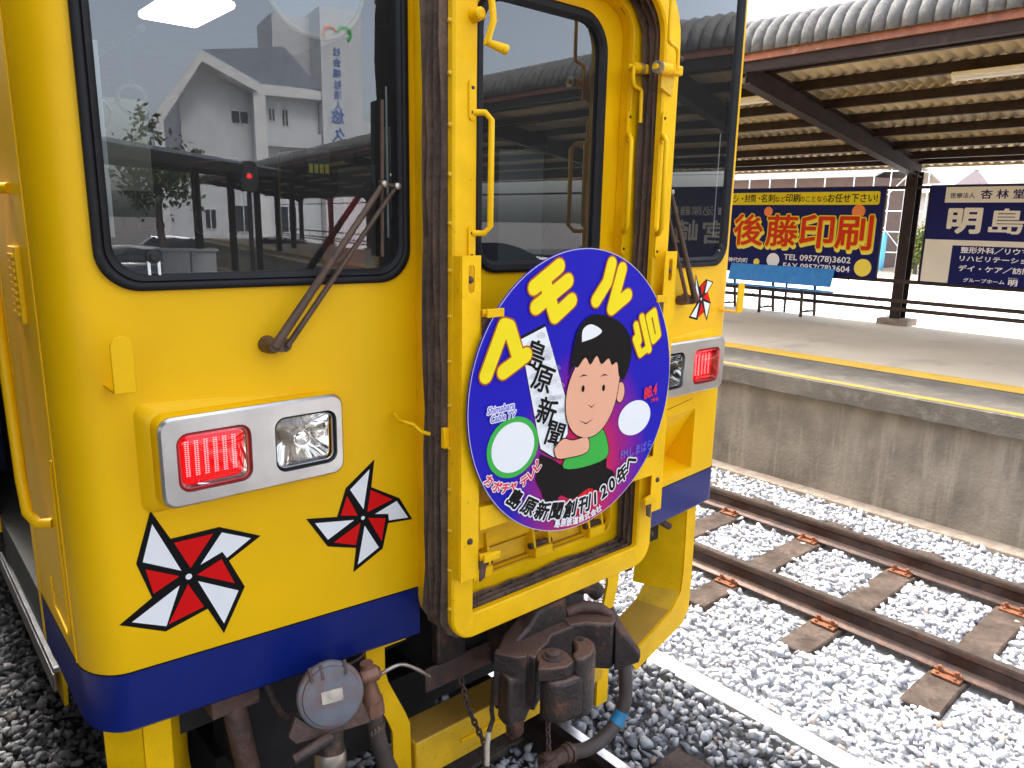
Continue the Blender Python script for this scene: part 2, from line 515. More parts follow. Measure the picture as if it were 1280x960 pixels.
def cdt(outer, holes=(), lines=()):
    vs, es = [], []
    for poly in [outer] + list(holes):
        k = len(vs); n = len(poly)
        vs += [Vector(p) for p in poly]
        es += [(k + i, k + (i + 1) % n) for i in range(n)]
    for a, b in lines:
        k = len(vs); vs += [Vector(a), Vector(b)]; es.append((k, k + 1))
    r = delaunay_2d_cdt(vs, es, [], 0, 1e-6)
    V = [tuple(v) for v in r[0]]
    F = []
    for f in r[2]:
        c = (sum(V[i][0] for i in f) / len(f), sum(V[i][1] for i in f) / len(f))
        if inside(c, outer) and not any(inside(c, h) for h in holes): F.append(tuple(f))
    return V, F
TXT = {}
def text_geo(body, offset=0.0):
    key = (body, offset)
    if key not in TXT:
        cu = bpy.data.curves.new('t', 'FONT')
        cu.body = body
        cu.offset = offset
        cu.resolution_u = 3
        o = bpy.data.objects.new('t', cu)
        COL.objects.link(o)
        bpy.context.view_layer.update()
        me = o.to_mesh()
        V = [(v.co.x, v.co.y) for v in me.vertices]
        F = [tuple(p.vertices) for p in me.polygons]
        o.to_mesh_clear()
        bpy.data.objects.remove(o)
        bpy.data.curves.remove(cu)
        TXT[key] = (V, F)
    return TXT[key]
def put_text(mb, body, org, ux, uy, size, width=None, offset=0.0, height=None, centre=False, shear=0.0):
    V, F = text_geo(body, 0.0)
    xs = [p[0] for p in V]; ys = [p[1] for p in V]
    sx = size if width is None else width / (max(xs) - min(xs))
    sy = size if height is None else height / (max(ys) - min(ys))
    ox, oy = min(xs), (0 if height is None else min(ys))
    if centre:
        ox, oy = (min(xs) + max(xs)) / 2, (min(ys) + max(ys)) / 2
    org, ux, uy = Vector(org), Vector(ux), Vector(uy)
    nn = ux.cross(uy).normalized()
    r = offset * min(sx, sy)
    st = [(0, 0)]
    if r > 0:
        k = 10 if offset > 0.03 else 6
        st = [(r * math.cos(6.2832 * i / k), r * math.sin(6.2832 * i / k)) for i in range(k)]
        if offset > 0.06: st += [(r * 0.5 * math.cos(6.2832 * i / 6), r * 0.5 * math.sin(6.2832 * i / 6)) for i in range(6)]
    for q, (du, dv) in enumerate(st):
        mb.add([org + nn * (q * 2.5e-5) + ux * ((x - ox) * sx + shear * (y - oy) * sy + du) + uy * ((y - oy) * sy + dv) for x, y in V], F)

def spline(P, n=6):
    P = [Vector(p) for p in P]; out = []
    for i in range(len(P) - 1):
        p0, p1, p2, p3 = P[max(i - 1, 0)], P[i], P[i + 1], P[min(i + 2, len(P) - 1)]
        for k in range(n):
            t = k / n
            out.append(0.5 * ((2 * p1) + (p2 - p0) * t + (2 * p0 - 5 * p1 + 4 * p2 - p3) * t * t + (3 * p1 - p0 - 3 * p2 + p3) * t ** 3))
    return out + [P[-1]]
XC = 1.68
def A(a, y, z): return (XC + a, y, z)

# ================================================================== THE SETTING
def sheet(name, x0, x1, y0, y1, z, material, kind='structure', parent=None):
    o = MB().add([(x0, y0, z), (x1, y0, z), (x1, y1, z), (x0, y1, z)], [(0, 1, 2, 3)]).build(name, material, parent)
    if kind and not parent: o['kind'] = kind
    return o
sheet('ground', -400, 400, -400, 400, -0.32, 'earth')
sheet('parking_lot', 11.75, 39, -60, 60, -0.26, 'lot')
sheet('road', -30, 60, -46, -36, -0.30, 'asphalt')
sheet('soil_patch', 39, 56, 0, 60, -0.26, 'soil')

# ---- tracks
def rail_profile():
    h = [(-0.0635, -0.153), (0.0635, -0.153), (0.0635, -0.143), (0.020, -0.128), (0.0085, -0.115), (0.0075, -0.060), (0.016, -0.046),
         (0.0325, -0.036), (0.0325, -0.010), (0.027, -0.002), (0.012, 0.0)]
    return h + [(-x, z) for x, z in h[::-1] if (x, z) not in ((-0.0635, -0.153), (0.0635, -0.153))]
RP = rail_profile()
def build_rail(parent, x, y0, y1, top):
    mb = MB()
    mb.loops([[(x + u, y, v) for u, v in RP] for y in (y0, y1)], cap0=True, cap1=True)
    o = mb.build('rail', 'rail', parent, smooth=35, fix=True)
    MB().add([(x - 0.024, y0, 0.0012), (x + 0.024, y0, 0.0012), (x + 0.024, y1, 0.0012), (x - 0.024, y1, 0.0012)], [(0, 1, 2, 3)]).build('running_surface', top, o)
def wobble_box(x0, x1, y0, y1, z0, z1, j=0.006):
    nx = 9
    L = []
    for i in range(nx + 1):
        x = x0 + (x1 - x0) * i / nx
        q = lambda: random.uniform(-j, j)
        L.append([(x + q(), y0 + q(), z0), (x + q(), y1 + q(), z0), (x + q(), y1 + q(), z1 + q() * 0.6), (x + q(), (y0 + y1) / 2, z1 + q() * 0.7), (x + q(), y0 + q(), z1 + q() * 0.6)])
    return MB().loops(L, cap0=True, cap1=True)
def tie_plate(parent, x, y, s):
    mb = MB()
    z = -0.150
    mb.box(x - 0.125, x + 0.125, y - 0.075, y + 0.075, z - 0.010, z + 0.004)
    for sx in (-1, 1):
        mb.box(x + sx * 0.068 - 0.012, x + sx * 0.068 + 0.012, y - 0.07, y + 0.07, z + 0.004, z + 0.020)
        for yy in (-0.045, 0.045):
            mb.cyl((x + sx * 0.078, y + yy, z + 0.006), (x + sx * 0.078, y + yy, z + 0.040), 0.014, 6)
            mb.cyl((x + sx * 0.108, y - yy, z + 0.004), (x + sx * 0.108, y - yy, z + 0.016), 0.010, 6)
    return mb.build('tie_plate', 'tie_rust', parent, bevel=0.002, seg=1)
def track(name, xc, y0, y1, ysl, label, top):
    t = empty(name, (xc, (y0 + y1) / 2, -0.2), label, 'railway track')
    for s in (-1, 1): build_rail(t, xc + s * 0.566, y0, y1, top)
    for y in ysl:
        sl_ = wobble_box(xc - 1.05, xc + 1.05, y - 0.1, y + 0.1, -0.30, -0.162).build('sleeper', 'tie_wood', t, bevel=0.008, seg=1)
        for s in (-1, 1): tie_plate(sl_, xc + s * 0.566, y, s)
    return t
XT = 5.005
SLP = [1.22 + 0.717 * k for k in range(-9, 12)]
track('railway_track', XT, -40, 40, SLP, 'empty rusty track on wooden sleepers beside the platform wall', 'rail_top')
SLP0 = [1.02 + 0.717 * k for k in range(-5, 8)]
track('railway_track', XC, -40, 40, SLP0, 'track with bright worn rail under the yellow railcar', 'rail_bright')

# ---- white concrete cable trough between the tracks, lids laid end to end
tr = empty('cable_trough', (3.2, 2, -0.3), kind='structure')
y = -8.0
while y < 14:
    wobble_box(3.160, 3.285, y, y + 0.985, -0.34, -0.138 + random.uniform(-0.004, 0.004), 0.003).build('lid', 'trough', tr, bevel=0.006, seg=1)
    y += 0.99

# ---- ballast: loose stones
def stone_shapes(n):
    out = []
    for i in range(n):
        bm = bmesh.new()
        for k in range(random.choice((7, 8, 9, 10))):
            v = Vector((random.gauss(0, 1), random.gauss(0, 1), random.gauss(0, 1))).normalized() * random.uniform(0.75, 1.0)
            bm.verts.new((v.x * 1.0, v.y * random.uniform(0.7, 0.85), v.z * 0.62))
        r = bmesh.ops.convex_hull(bm, input=bm.verts)
        bmesh.ops.delete(bm, geom=[g for g in r['geom_interior'] if isinstance(g, bmesh.types.BMVert)], context='VERTS')
        bmesh.ops.triangulate(bm, faces=bm.faces)
        bm.verts.index_update()
        out.append((np.array([v.co[:] for v in bm.verts]), np.array([[v.index for v in f.verts] for f in bm.faces])))
        bm.free()
    return out
SHP = stone_shapes(24)
def ballast(name, label, material, pts, smin, smax):
    VV, FF, k = [], [], 0
    for (x, y, z) in pts:
        V, F = SHP[rng.integers(len(SHP))]
        s = rng.uniform(smin, smax) * (1.3 if rng.random() < 0.15 else 1.0) * (0.7 if rng.random() < 0.25 else 1.0)
        q = rng.normal(size=4) * np.array([1.0, 0.24, 0.24, 1.0]); q /= np.linalg.norm(q)
        a, b, c, d = q
        Rm = np.array([[1 - 2 * (c * c + d * d), 2 * (b * c - a * d), 2 * (b * d + a * c)], [2 * (b * c + a * d), 1 - 2 * (b * b + d * d), 2 * (c * d - a * b)], [2 * (b * d - a * c), 2 * (c * d + a * b), 1 - 2 * (b * b + c * c)]])
        VV.append(V @ Rm.T * s + np.array([x, y, z])); FF.append(F + k); k += len(V)
    VV = np.vstack(VV); FF = np.vstack(FF)
    me = bpy.data.meshes.new(name)
    me.vertices.add(len(VV)); me.vertices.foreach_set('co', VV.ravel())
    me.loops.add(FF.size); me.loops.foreach_set('vertex_index', FF.ravel().astype(np.int32))
    me.polygons.add(len(FF)); me.polygons.foreach_set('loop_start', np.arange(0, FF.size, 3, dtype=np.int32))
    me.update(); me.validate()
    o = link_mesh(name, me, material)
    tag(o, label, 'ballast', kind='stuff')
def scatter(x0, x1, y0, y1, step, keep, zf):
    out = []
    for i in np.arange(x0, x1, step):
        for j in np.arange(y0, y1, step):
            x = i + rng.uniform(-.5, .5) * step; y = j + rng.uniform(-.5, .5) * step
            if keep(x, y): out.append((x, y, zf(x, y)))
    return out
def keep_new(x, y):
    if abs(x - (XT - 0.566)) < 0.10 or abs(x - (XT + 0.566)) < 0.10:
        return False
    if x < 3.33: return False
    if abs(x - XT) < 1.06:
        k = (y - 1.22) / 0.717
        if abs(k - round(k)) * 0.717 < 0.118: return rng.random() < 0.012
    return True
pts = scatter(3.33, 6.52, -1.6, 7.6, 0.050, keep_new, lambda x, y: -0.182 + rng.uniform(-0.014, 0.016) + (0.012 if x < 4.1 else 0))
pts += scatter(3.33, 6.52, -1.0, 6.5, 0.060, keep_new, lambda x, y: -0.172 + rng.uniform(-0.010, 0.012))
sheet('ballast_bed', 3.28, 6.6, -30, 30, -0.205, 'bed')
sheet('ballast_bed', -0.06, 3.12, -30, 30, -0.215, 'bed_shaded')
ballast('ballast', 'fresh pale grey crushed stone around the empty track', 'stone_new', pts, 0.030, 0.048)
def keep_shaded(x, y):
    if abs(x - (XC - 0.566)) < 0.09 or abs(x - (XC + 0.566)) < 0.09: return False
    if abs(x - XC) < 1.06:
        k = (y - 1.02) / 0.717
        if abs(k - round(k)) * 0.717 < 0.115: return rng.random() < 0.02
    return True
pts = scatter(-0.05, 3.15, -0.6, 6.0, 0.050, keep_shaded, lambda x, y: -0.190 + rng.uniform(-0.014, 0.018) + max(0, x - 2.5) * 0.085)
pts += scatter(-0.05, 3.14, 0.0, 5.0, 0.055, keep_shaded, lambda x, y: -0.172 + rng.uniform(-0.01, 0.012) + max(0, x - 2.5) * 0.07)
ballast('ballast', 'crushed stone coloured darker grey for the shade under and beside the railcar', 'stone_shaded', pts, 0.030, 0.050)

# ---- the far platform
PZ = 0.913
pf = empty('platform', (9.0, 0, -0.3), kind='structure')
Y0, Y1 = -42.0, 24.0
MB().box(6.64, 6.95, Y0, Y1, -0.35, PZ - 0.165).build('retaining_wall', 'conc_wall', pf)
MB().box(6.47, 6.645, Y0, Y1, -0.35, -0.138).build('footing', 'footing', pf, bevel=0.01)
JT = [-42, -36, -30, -24, -18, -13.0, -8.6, -4.2, 0.35, 4.72, 9.1, 13.5, 18, 24]
for a, b in zip(JT, JT[1:]):
    g = 0.004
    mb = MB()
    n = 30
    L = []
    for i in range(n + 1):
        yy = a + g + (b - a - 2 * g) * i / n
        q = lambda s=0.004: random.uniform(-s, s)
        L.append([(6.555 + q(), yy, PZ - 0.168 + q(0.006)), (6.555 + q(), yy, PZ - 0.012), (6.567 + q(), yy, PZ), (7.495, yy, PZ), (7.495, yy, PZ - 0.168)])
    mb.loops(L, cap0=True, cap1=True).build('coping', 'conc_edge', pf, smooth=30)
    MB().box(7.499, 11.36, a + g, b - g, PZ - 0.4, PZ - 0.002).build('deck_slab', 'conc_deck', pf)
MB().box(6.96, 11.35, Y0 + .1, Y1 - .1, -0.35, PZ - 0.2).build('core', 'conc_wall', pf)
def painted(name, x0, x1, z, mt, vertical=None):
    mb = MB()
    for a, b in zip(JT, JT[1:]):
        n = max(2, int((b - a) / 0.3))
        for i in range(n):
            ya, yb = a + 0.006 + (b - a - 0.012) * i / n, a + 0.006 + (b - a - 0.012) * (i + 1) / n
            mb.add([(x0, ya, z), (x1, ya, z), (x1, yb, z), (x0, yb, z)], [(0, 1, 2, 3)])
    return mb.build(name, mt, pf)
painted('warning_line', 7.50, 7.81, PZ + 0.003, 'line_yellow')
painted('edge_line', 6.572, 6.665, PZ + 0.003, 'line_yellow_worn')

# ---- canopy over the far platform
cp = empty('platform_canopy', (11.45, 0, PZ), 'brown steel platform canopy with corrugated slate roof on the far platform', 'canopy')
def roof_z(x): return 4.02 - 0.155 * (x - 7.0)
PITCH = 0.13
def corrugated(name, xs, y0, y1, zf, mt, amp=0.022, thick=0.007, per=8):
    n = int(round((y1 - y0) / PITCH * per))
    mb = MB()
    L = []
    top, bot = [], []
    for x in xs:
        row = []
        for i in range(n + 1):
            yy = y0 + (y1 - y0) * i / n
            if isinstance(x, tuple):
                h = amp * (2.0 * abs(math.cos(math.pi * (yy - y0) / PITCH)) ** 0.6 - 1.0)
                row.append((x[0] + x[2] * h, yy, x[1] + x[3] * h))
            else:
                row.append((x, yy, zf(x) + amp * math.cos(2 * math.pi * (yy - y0) / PITCH)))
        L.append(row)
    mb.loops(L, closed=False)
    o = mb.build(name, mt, cp, smooth=60)
    md = o.modifiers.new('solid', 'SOLIDIFY'); md.thickness = thick; md.offset = 1
    return o
SEG = [-41.6 + 5.2 * k for k in range(13)]
for k, (a, b) in enumerate(zip(SEG, SEG[1:])):
    corrugated('roof_sheet', [7.08, 8.7], a, b - 0.004, roof_z, 'slate_under')
    corrugated('roof_sheet', [8.66, 10.4], a, b - 0.004, lambda x: roof_z(x) - 0.012, 'slate_under')
    corrugated('roof_sheet', [10.36, 12.15], a, b - 0.004, lambda x: roof_z(x) - 0.024, 'slate_under')
    # curved front capping sheets
    arc = []
    for i in range(9):
        t = R(186 - 156 * i / 8)
        arc.append((7.34 + 0.40 * math.cos(t), 3.985 + 0.33 * math.sin(t), math.cos(t), math.sin(t)))
    nsub = 4
    for j in range(nsub):
        ya = a + (b - a) * j / nsub
        corrugated('capping_sheet', arc, ya, ya + (b - a) / nsub - 0.0, None, 'slate', amp=0.022, thick=0.008, per=10)
def ibeam(mb, p, q, h, wd, tw=0.012, tf=0.014):
    p, q = Vector(p), Vector(q)
    d = (q - p).normalized()
    side = d.cross(Vector((0, 0, 1)))
    if side.length < 0.01: side = Vector((1, 0, 0))
    side.normalize()
    up = side.cross(d).normalized()
    mb.bar(p, q, tw, h - 2 * tf, up)
    for s in (-1, 1):
        o = up * (s * (h / 2 - tf / 2))
        mb.bar(p + o, q + o, wd, tf, up)
# purlins run the whole length
for i, x in enumerate((7.42, 8.06, 8.72, 9.36, 10.02, 10.66, 11.22)):
    zz = roof_z(x) - 0.030 - 0.012 * (x > 8.68) - 0.012 * (x > 10.38)
    MB().box(x - 0.035, x + 0.035, Y0 + 0.6, Y1 - 0.6, zz - 0.10, zz).build('purlin', 'canopy_steel', cp)
MB().box(6.985, 7.045, Y0 + 0.6, Y1 - 0.6, 3.885, 3.955).build('fascia', 'fascia_red', cp)
MB().box(7.02, 7.10, Y0 + 0.6, Y1 - 0.6, 3.79, 3.885).build('edge_purlin', 'canopy_steel', cp)
MB().box(11.50, 11.62, Y0 + 0.6, Y1 - 0.6, 3.165, 3.275).build('rear_beam', 'canopy_steel', cp)
mb = MB()
n = int((Y1 - Y0 - 1.2) / 0.065)
mb.loops([[(12.10 + 0.006 * (i % 2), Y0 + 0.6 + i * 0.065, z) for i in range(n)] for z in (3.155, 3.215)], closed=False)
mb.build('rear_valance', 'slate_under', cp)
COLY = [4.57 + 5.2 * k for k in range(-8, 4)]
for yc in COLY:
    mb = MB(); ibeam(mb, (7.05, yc, roof_z(7.05) - 0.225), (11.62, yc, roof_z(11.62) - 0.225), 0.23, 0.13)
    mb.build('rafter', 'canopy_steel', cp)
    po = MB()
    po.bar((11.45, yc, PZ + 0.02), (11.45, yc, 3.0), 0.012, 0.20, up=(1, 0, 0))
    for s in (-1, 1): po.bar((11.45 + s * 0.095, yc, PZ + 0.02), (11.45 + s * 0.095, yc, 3.06), 0.15, 0.014, up=(1, 0, 0))
    po.build('post', 'canopy_steel', cp)
    mb = MB()
    mb.prism([(11.12, 3.08), (11.44, 2.88), (11.44, 3.06), (11.12, 3.10)], lambda u, v, h: (u, yc + h, v), -0.01, 0.01)
    mb.build('gusset', 'canopy_steel', cp)
    MB().box(11.26, 11.64, yc - 0.22, yc + 0.22, PZ - 0.02, PZ + 0.085).build('post_base', 'footing', cp, bevel=0.02)
MB().box(11.30, 11.335, Y0 + 0.6, Y1 - 0.6, 2.82, 2.86).build('sign_rail', 'canopy_steel', cp)
# ---- railing between the posts
rl = empty('platform_railing', (11.4, 0, PZ), 'low brown railing of flat horizontal bars along the far platform edge', 'railing')
for z in (1.535, 1.255, 1.135):
    MB().box(11.335, 11.352, Y0 + 0.6, Y1 - 0.6, z - 0.028, z + 0.028).build('rail_bar', 'fence_brown', rl)
for yc in COLY:
    for q in (1.73, 3.47):
        MB().box(11.353, 11.358, yc + q - 0.02, yc + q + 0.02, PZ - 0.1, 1.54).build('stanchion', 'fence_brown', rl)
MB().cyl((11.33, 5.45, 1.60), (11.33, 4.68, 1.12), 0.006, 6).build('brace_rod', 'fence_brown', rl)

# ---- fluorescent fittings under the canopy
for i, (y, l) in enumerate(((2.98, 'white fluorescent tube fitting under the canopy near the right picture edge'), (6.05, 'white fluorescent tube fitting under the canopy beside the railcar'), (-2.2, 'white fluorescent tube fitting under the canopy beyond the right picture edge'))):
    e_ = empty('tube_light', (8.02, y - 0.6, 3.72), l, 'lamp', 'fluorescent fittings under the canopy')
    z = roof_z(8.02) - 0.14
    MB().box(7.97, 8.07, y - 1.25, y, z - 0.045, z).build('housing', 'tube_lamp', e_, bevel=0.008)
    MB().cyl((8.02, y - 1.22, z - 0.065), (8.02, y - 0.03, z - 0.065), 0.016, 12).build('tube', 'hm_white', e_, smooth=40)
    MB().box(8.0, 8.04, y - 0.03, y, z - 0.09, z - 0.045).box(8.0, 8.04, y - 1.25, y - 1.22, z - 0.09, z - 0.045).build('holder', 'tube_lamp', e_)

# ---- billboards
BX = 11.285
def board(name, y0, y1, label):
    b = empty(name, (11.30, (y0 + y1) / 2, 1.55), label, 'billboard', 'advertising boards on the far platform')
    MB().box(BX, BX + 0.035, y1, y0, 1.555, 2.85).build('panel', 'board_navy', b)
    fr = MB()
    for (a, c, d, e) in ((y1 - .004, y0 + .004, 2.85, 2.866), (y1 - .004, y0 + .004, 1.539, 1.555)): fr.box(BX - 0.006, BX + 0.036, a, c, d, e)
    fr.box(BX - 0.006, BX + 0.036, y1 - 0.016, y1, 1.555, 2.85); fr.box(BX - 0.006, BX + 0.036, y0, y0 + 0.016, 1.555, 2.85)
    fr.build('frame', 'canopy_steel', b)
    return b
UX, UY = (0, -1, 0), (0, 0, 1)
def patch(parent, y0, y1, z0, z1, mt, lvl=1, r=0.0, name='printed_patch'):
    p = rrect(y1, y0, z0, z1, r, 5) if r else [(y1, z0), (y0, z0), (y0, z1), (y1, z1)]
    x = BX - 0.002 * lvl
    return MB().add([(x, u, v) for u, v in p], [tuple(range(len(p)))]).build(name, mt, parent)
def btext(parent, body, y, z, size, mt, width=None, height=None, off=0.0, lvl=2, name='lettering'):
    mb = MB(); put_text(mb, body, (BX - 0.002 * lvl, y, z), UX, UY, size, width, off, height)
    return mb.build(name, mt, parent)
def bdot(parent, y, z, r, mt, lvl=1):
    x = BX - 0.002 * lvl
    MB().add([(x, y + r * math.cos(t), z + r * math.sin(t)) for t in np.linspace(0, 2 * math.pi, 28)[:-1]], [tuple(range(27))]).build('printed_dot', mt, parent)
b1 = board('billboard', 8.05, 4.885, 'navy billboard with big red and yellow characters behind the blue bench')
patch(b1, 7.98, 4.95, 2.605, 2.795, 'board_yellow', 1, 0.03)
btext(b1, 'チラシ・', 7.60, 2.645, 0.15, 'board_black', 0.42, 0.115, 0.016)
btext(b1, '封筒・', 7.150, 2.645, 0.15, 'board_black', 0.28, 0.125, 0.016)
btext(b1, '名刺', 6.850, 2.645, 0.15, 'board_black', 0.245, 0.125, 0.016)
btext(b1, 'など', 6.597, 2.65, 0.1, 'board_black', 0.175, 0.085, 0.014)
btext(b1, '印刷', 6.412, 2.645, 0.15, 'board_black', 0.235, 0.125, 0.022)
btext(b1, 'のことなら', 6.175, 2.65, 0.1, 'board_black', 0.44, 0.085, 0.014)
btext(b1, 'お任せ下さい!', 5.723, 2.64, 0.15, 'board_black', 0.74, 0.125, 0.020)
for (y, z, r, mt) in ((6.70, 2.50, 0.075, 'board_orange'), (5.237, 2.51, 0.098, 'board_orange'), (7.45, 2.02, 0.07, 'sheet_blue'), (6.542, 1.735, 0.112, 'board_white'), (6.837, 1.69, 0.055, 'board_gold'), (5.082, 1.698, 0.128, 'board_gold')):
    bdot(b1, y, z, r, mt)
for i, (ch, y) in enumerate(zip('後藤印刷', (7.30, 6.70, 6.12, 5.54))):
    for k, (dy, dz, off, mt, lv) in enumerate(((-0.018, -0.045, 0.050, 'board_gold', 2), (0, 0, 0.052, 'board_yellow', 3), (0, 0, 0.022, 'board_red', 4))):
        btext(b1, ch, y + dy, 1.960 + dz, 0.6, mt, 0.535, 0.49, off, lv)
btext(b1, '神代向町', 7.37, 1.665, 0.1, 'board_white', 0.37, 0.08, 0.012)
btext(b1, 'TEL 0957(78)3602', 6.354, 1.725, 0.1, 'board_white', 1.08, 0.115, 0.018)
btext(b1, 'FAX 0957(78)3604', 6.354, 1.59, 0.1, 'board_white', 1.08, 0.115, 0.018)
b2 = board('billboard', 4.275, 1.35, 'navy and cream billboard for a clinic right of the canopy post')
patch(b2, 4.08, 1.42, 2.632, 2.835, 'board_cream', 1)
patch(b2, 4.26, 1.37, 1.565, 2.142, 'board_cream', 1)
patch(b2, 3.905, 1.42, 1.565, 2.07, 'board_navy', 2)
btext(b2, '医療法人', 4.012, 2.69, 0.1, 'board_navy', 0.29, 0.07, 0.014)
btext(b2, '杏 林 堂', 3.652, 2.68, 0.1, 'board_navy', 0.50, 0.115, 0.024)
for ch, y, bo in zip('明島医院', (4.0, 3.50, 3.0, 2.50), (0.045, 0.022, 0.03, 0.03)): btext(b2, ch, y, 2.24, 0.3, 'board_cream', 0.39, 0.31, bo, 2)
btext(b2, '整形外科／リウマチ科', 3.793, 1.975, 0.1, 'board_white', 1.00, 0.08, 0.024, 3)
btext(b2, 'リハビリテーション科', 3.793, 1.868, 0.1, 'board_white', 1.00, 0.072, 0.024, 3)
btext(b2, 'デイ・ケア／訪問リハビリ', 3.789, 1.735, 0.1, 'board_white', 1.25, 0.078, 0.024, 3)
btext(b2, 'グループホーム', 3.713, 1.594, 0.1, 'board_white', 0.487, 0.052, 0.018, 3)
btext(b2, '明', 3.18, 1.58, 0.1, 'board_white', 0.10, 0.075, 0.03, 3)
btext(b2, '島', 2.95, 1.58, 0.1, 'board_white', 0.10, 0.075, 0.03, 3)
btext(b2, 'あかるい', 3.19, 1.664, 0.1, 'board_white', 0.11, 0.022, 0.01, 3)
b3 = board('billboard', -0.75, -3.85, 'navy billboard with pale characters mirrored in the right front window')
btext(b3, '■ 泌尿器科', -1.62, 2.42, 0.16, 'board_cream', 1.0, 0.14, 0.012)
for ch, y in zip('宮崎医院', (-1.60, -2.10, -2.60, -3.10)): btext(b3, ch, y, 1.98, 0.4, 'board_cream', 0.40, 0.36, 0.020)

# ---- blue bench
bn = empty('bench', (11.15, 6.35, PZ), 'long blue platform bench with blue backrest and dark angle iron legs', 'bench')
MB().prism([(11.13, 1.385), (11.155, 1.385), (11.235, 1.655), (11.21, 1.655)], lambda u, v, h: (u, h, v), 5.47, 7.26).build('backrest', 'bench_blue', bn, bevel=0.004)
MB().prism([(10.80, 1.335), (11.16, 1.300), (11.16, 1.328), (10.80, 1.363)], lambda u, v, h: (u, h, v), 5.42, 7.26).build('seat', 'bench_blue', bn, bevel=0.004)
for y in (5.80, 6.515, 7.23):
    MB().bar((10.93, y, 1.33), (10.955, y, PZ), 0.035, 0.035).build('leg', 'fence_brown', bn)
    MB().bar((11.235, y - 0.02, 1.62), (11.345, y - 0.02, PZ), 0.035, 0.035).build('leg', 'fence_brown', bn)
    MB().bar((10.95, y, 0.99), (11.33, y - 0.02, 0.99), 0.02, 0.03).build('stretcher', 'fence_brown', bn)
    MB().bar((10.88, y, 1.312), (11.22, y, 1.30), 0.03, 0.025).build('seat_bracket', 'fence_brown', bn)
for a, b in ((5.80, 6.515), (6.515, 7.23)):
    MB().cyl((11.1, a, 1.28), (11.12, b, 1.0), 0.006, 6).build('brace', 'fence_brown', bn)
    MB().cyl((11.33, a, 0.985), (11.33, b, 0.985), 0.006, 6).build('brace', 'fence_brown', bn)

# ================================================================== THE RAILCAR
car = empty('railcar', (XC, 1.9, 0.0), 'yellow railcar front with blue stripe, big windows and open gangway frame', 'railcar')
# plan curve of the front, for one side: arc length -> (|a|, Y)
def plan_curve():
    pts = [(0.43, 1.863), (1.270, 1.940)]
    for k in range(1, 10):
        t = R(90 * k / 9)
        pts.append((1.270 + 0.095 * math.sin(t), 1.940 + 0.009 * math.sin(t) + 0.125 * (1 - math.cos(t))))
    pts.append((1.365, 2.56))
    return pts
PC = plan_curve()
SL = [0.0]
for p, q in zip(PC, PC[1:]): SL.append(SL[-1] + math.hypot(q[0] - p[0], q[1] - p[1]))
def s_of_a(a):       # on the flat part
    return (abs(a) - PC[0][0]) / (PC[1][0] - PC[0][0]) * SL[1]
def surf(s, z, sg, out=0.0):
    i = 0
    while i < len(SL) - 2 and s > SL[i + 1]: i += 1
    t = (s - SL[i]) / (SL[i + 1] - SL[i])
    a = PC[i][0] + t * (PC[i + 1][0] - PC[i][0]); yy = PC[i][1] + t * (PC[i + 1][1] - PC[i][1])
    dx, dy = PC[i + 1][0] - PC[i][0], PC[i + 1][1] - PC[i][1]
    l = math.hypot(dx, dy)
    return (XC + sg * (a + out * dy / l), yy - out * dx / l, z)
def fa(a, z, out=0.0):    # point on the flat front, signed offset a from the centre line
    sg = 1 if a > 0 else -1
    return surf(s_of_a(a), z, sg, out)
SMAX = SL[-1]
CURVE = SL[1:-1]
def skin(name, sg, z0, z1, holes, mt, out=0.0):
    outer = [(0, z0)] + [(s, z0) for s in CURVE] + [(SMAX, z0), (SMAX, z1)] + [(s, z1) for s in CURVE[::-1]] + [(0, z1)]
    V, F = cdt(outer, holes, [((s, z0), (s, z1)) for s in CURVE])
    if sg < 0: F = [f[::-1] for f in F]
    return MB().add([surf(s, z, sg, out) for s, z in V], F).build(name, mt, car, smooth=25)
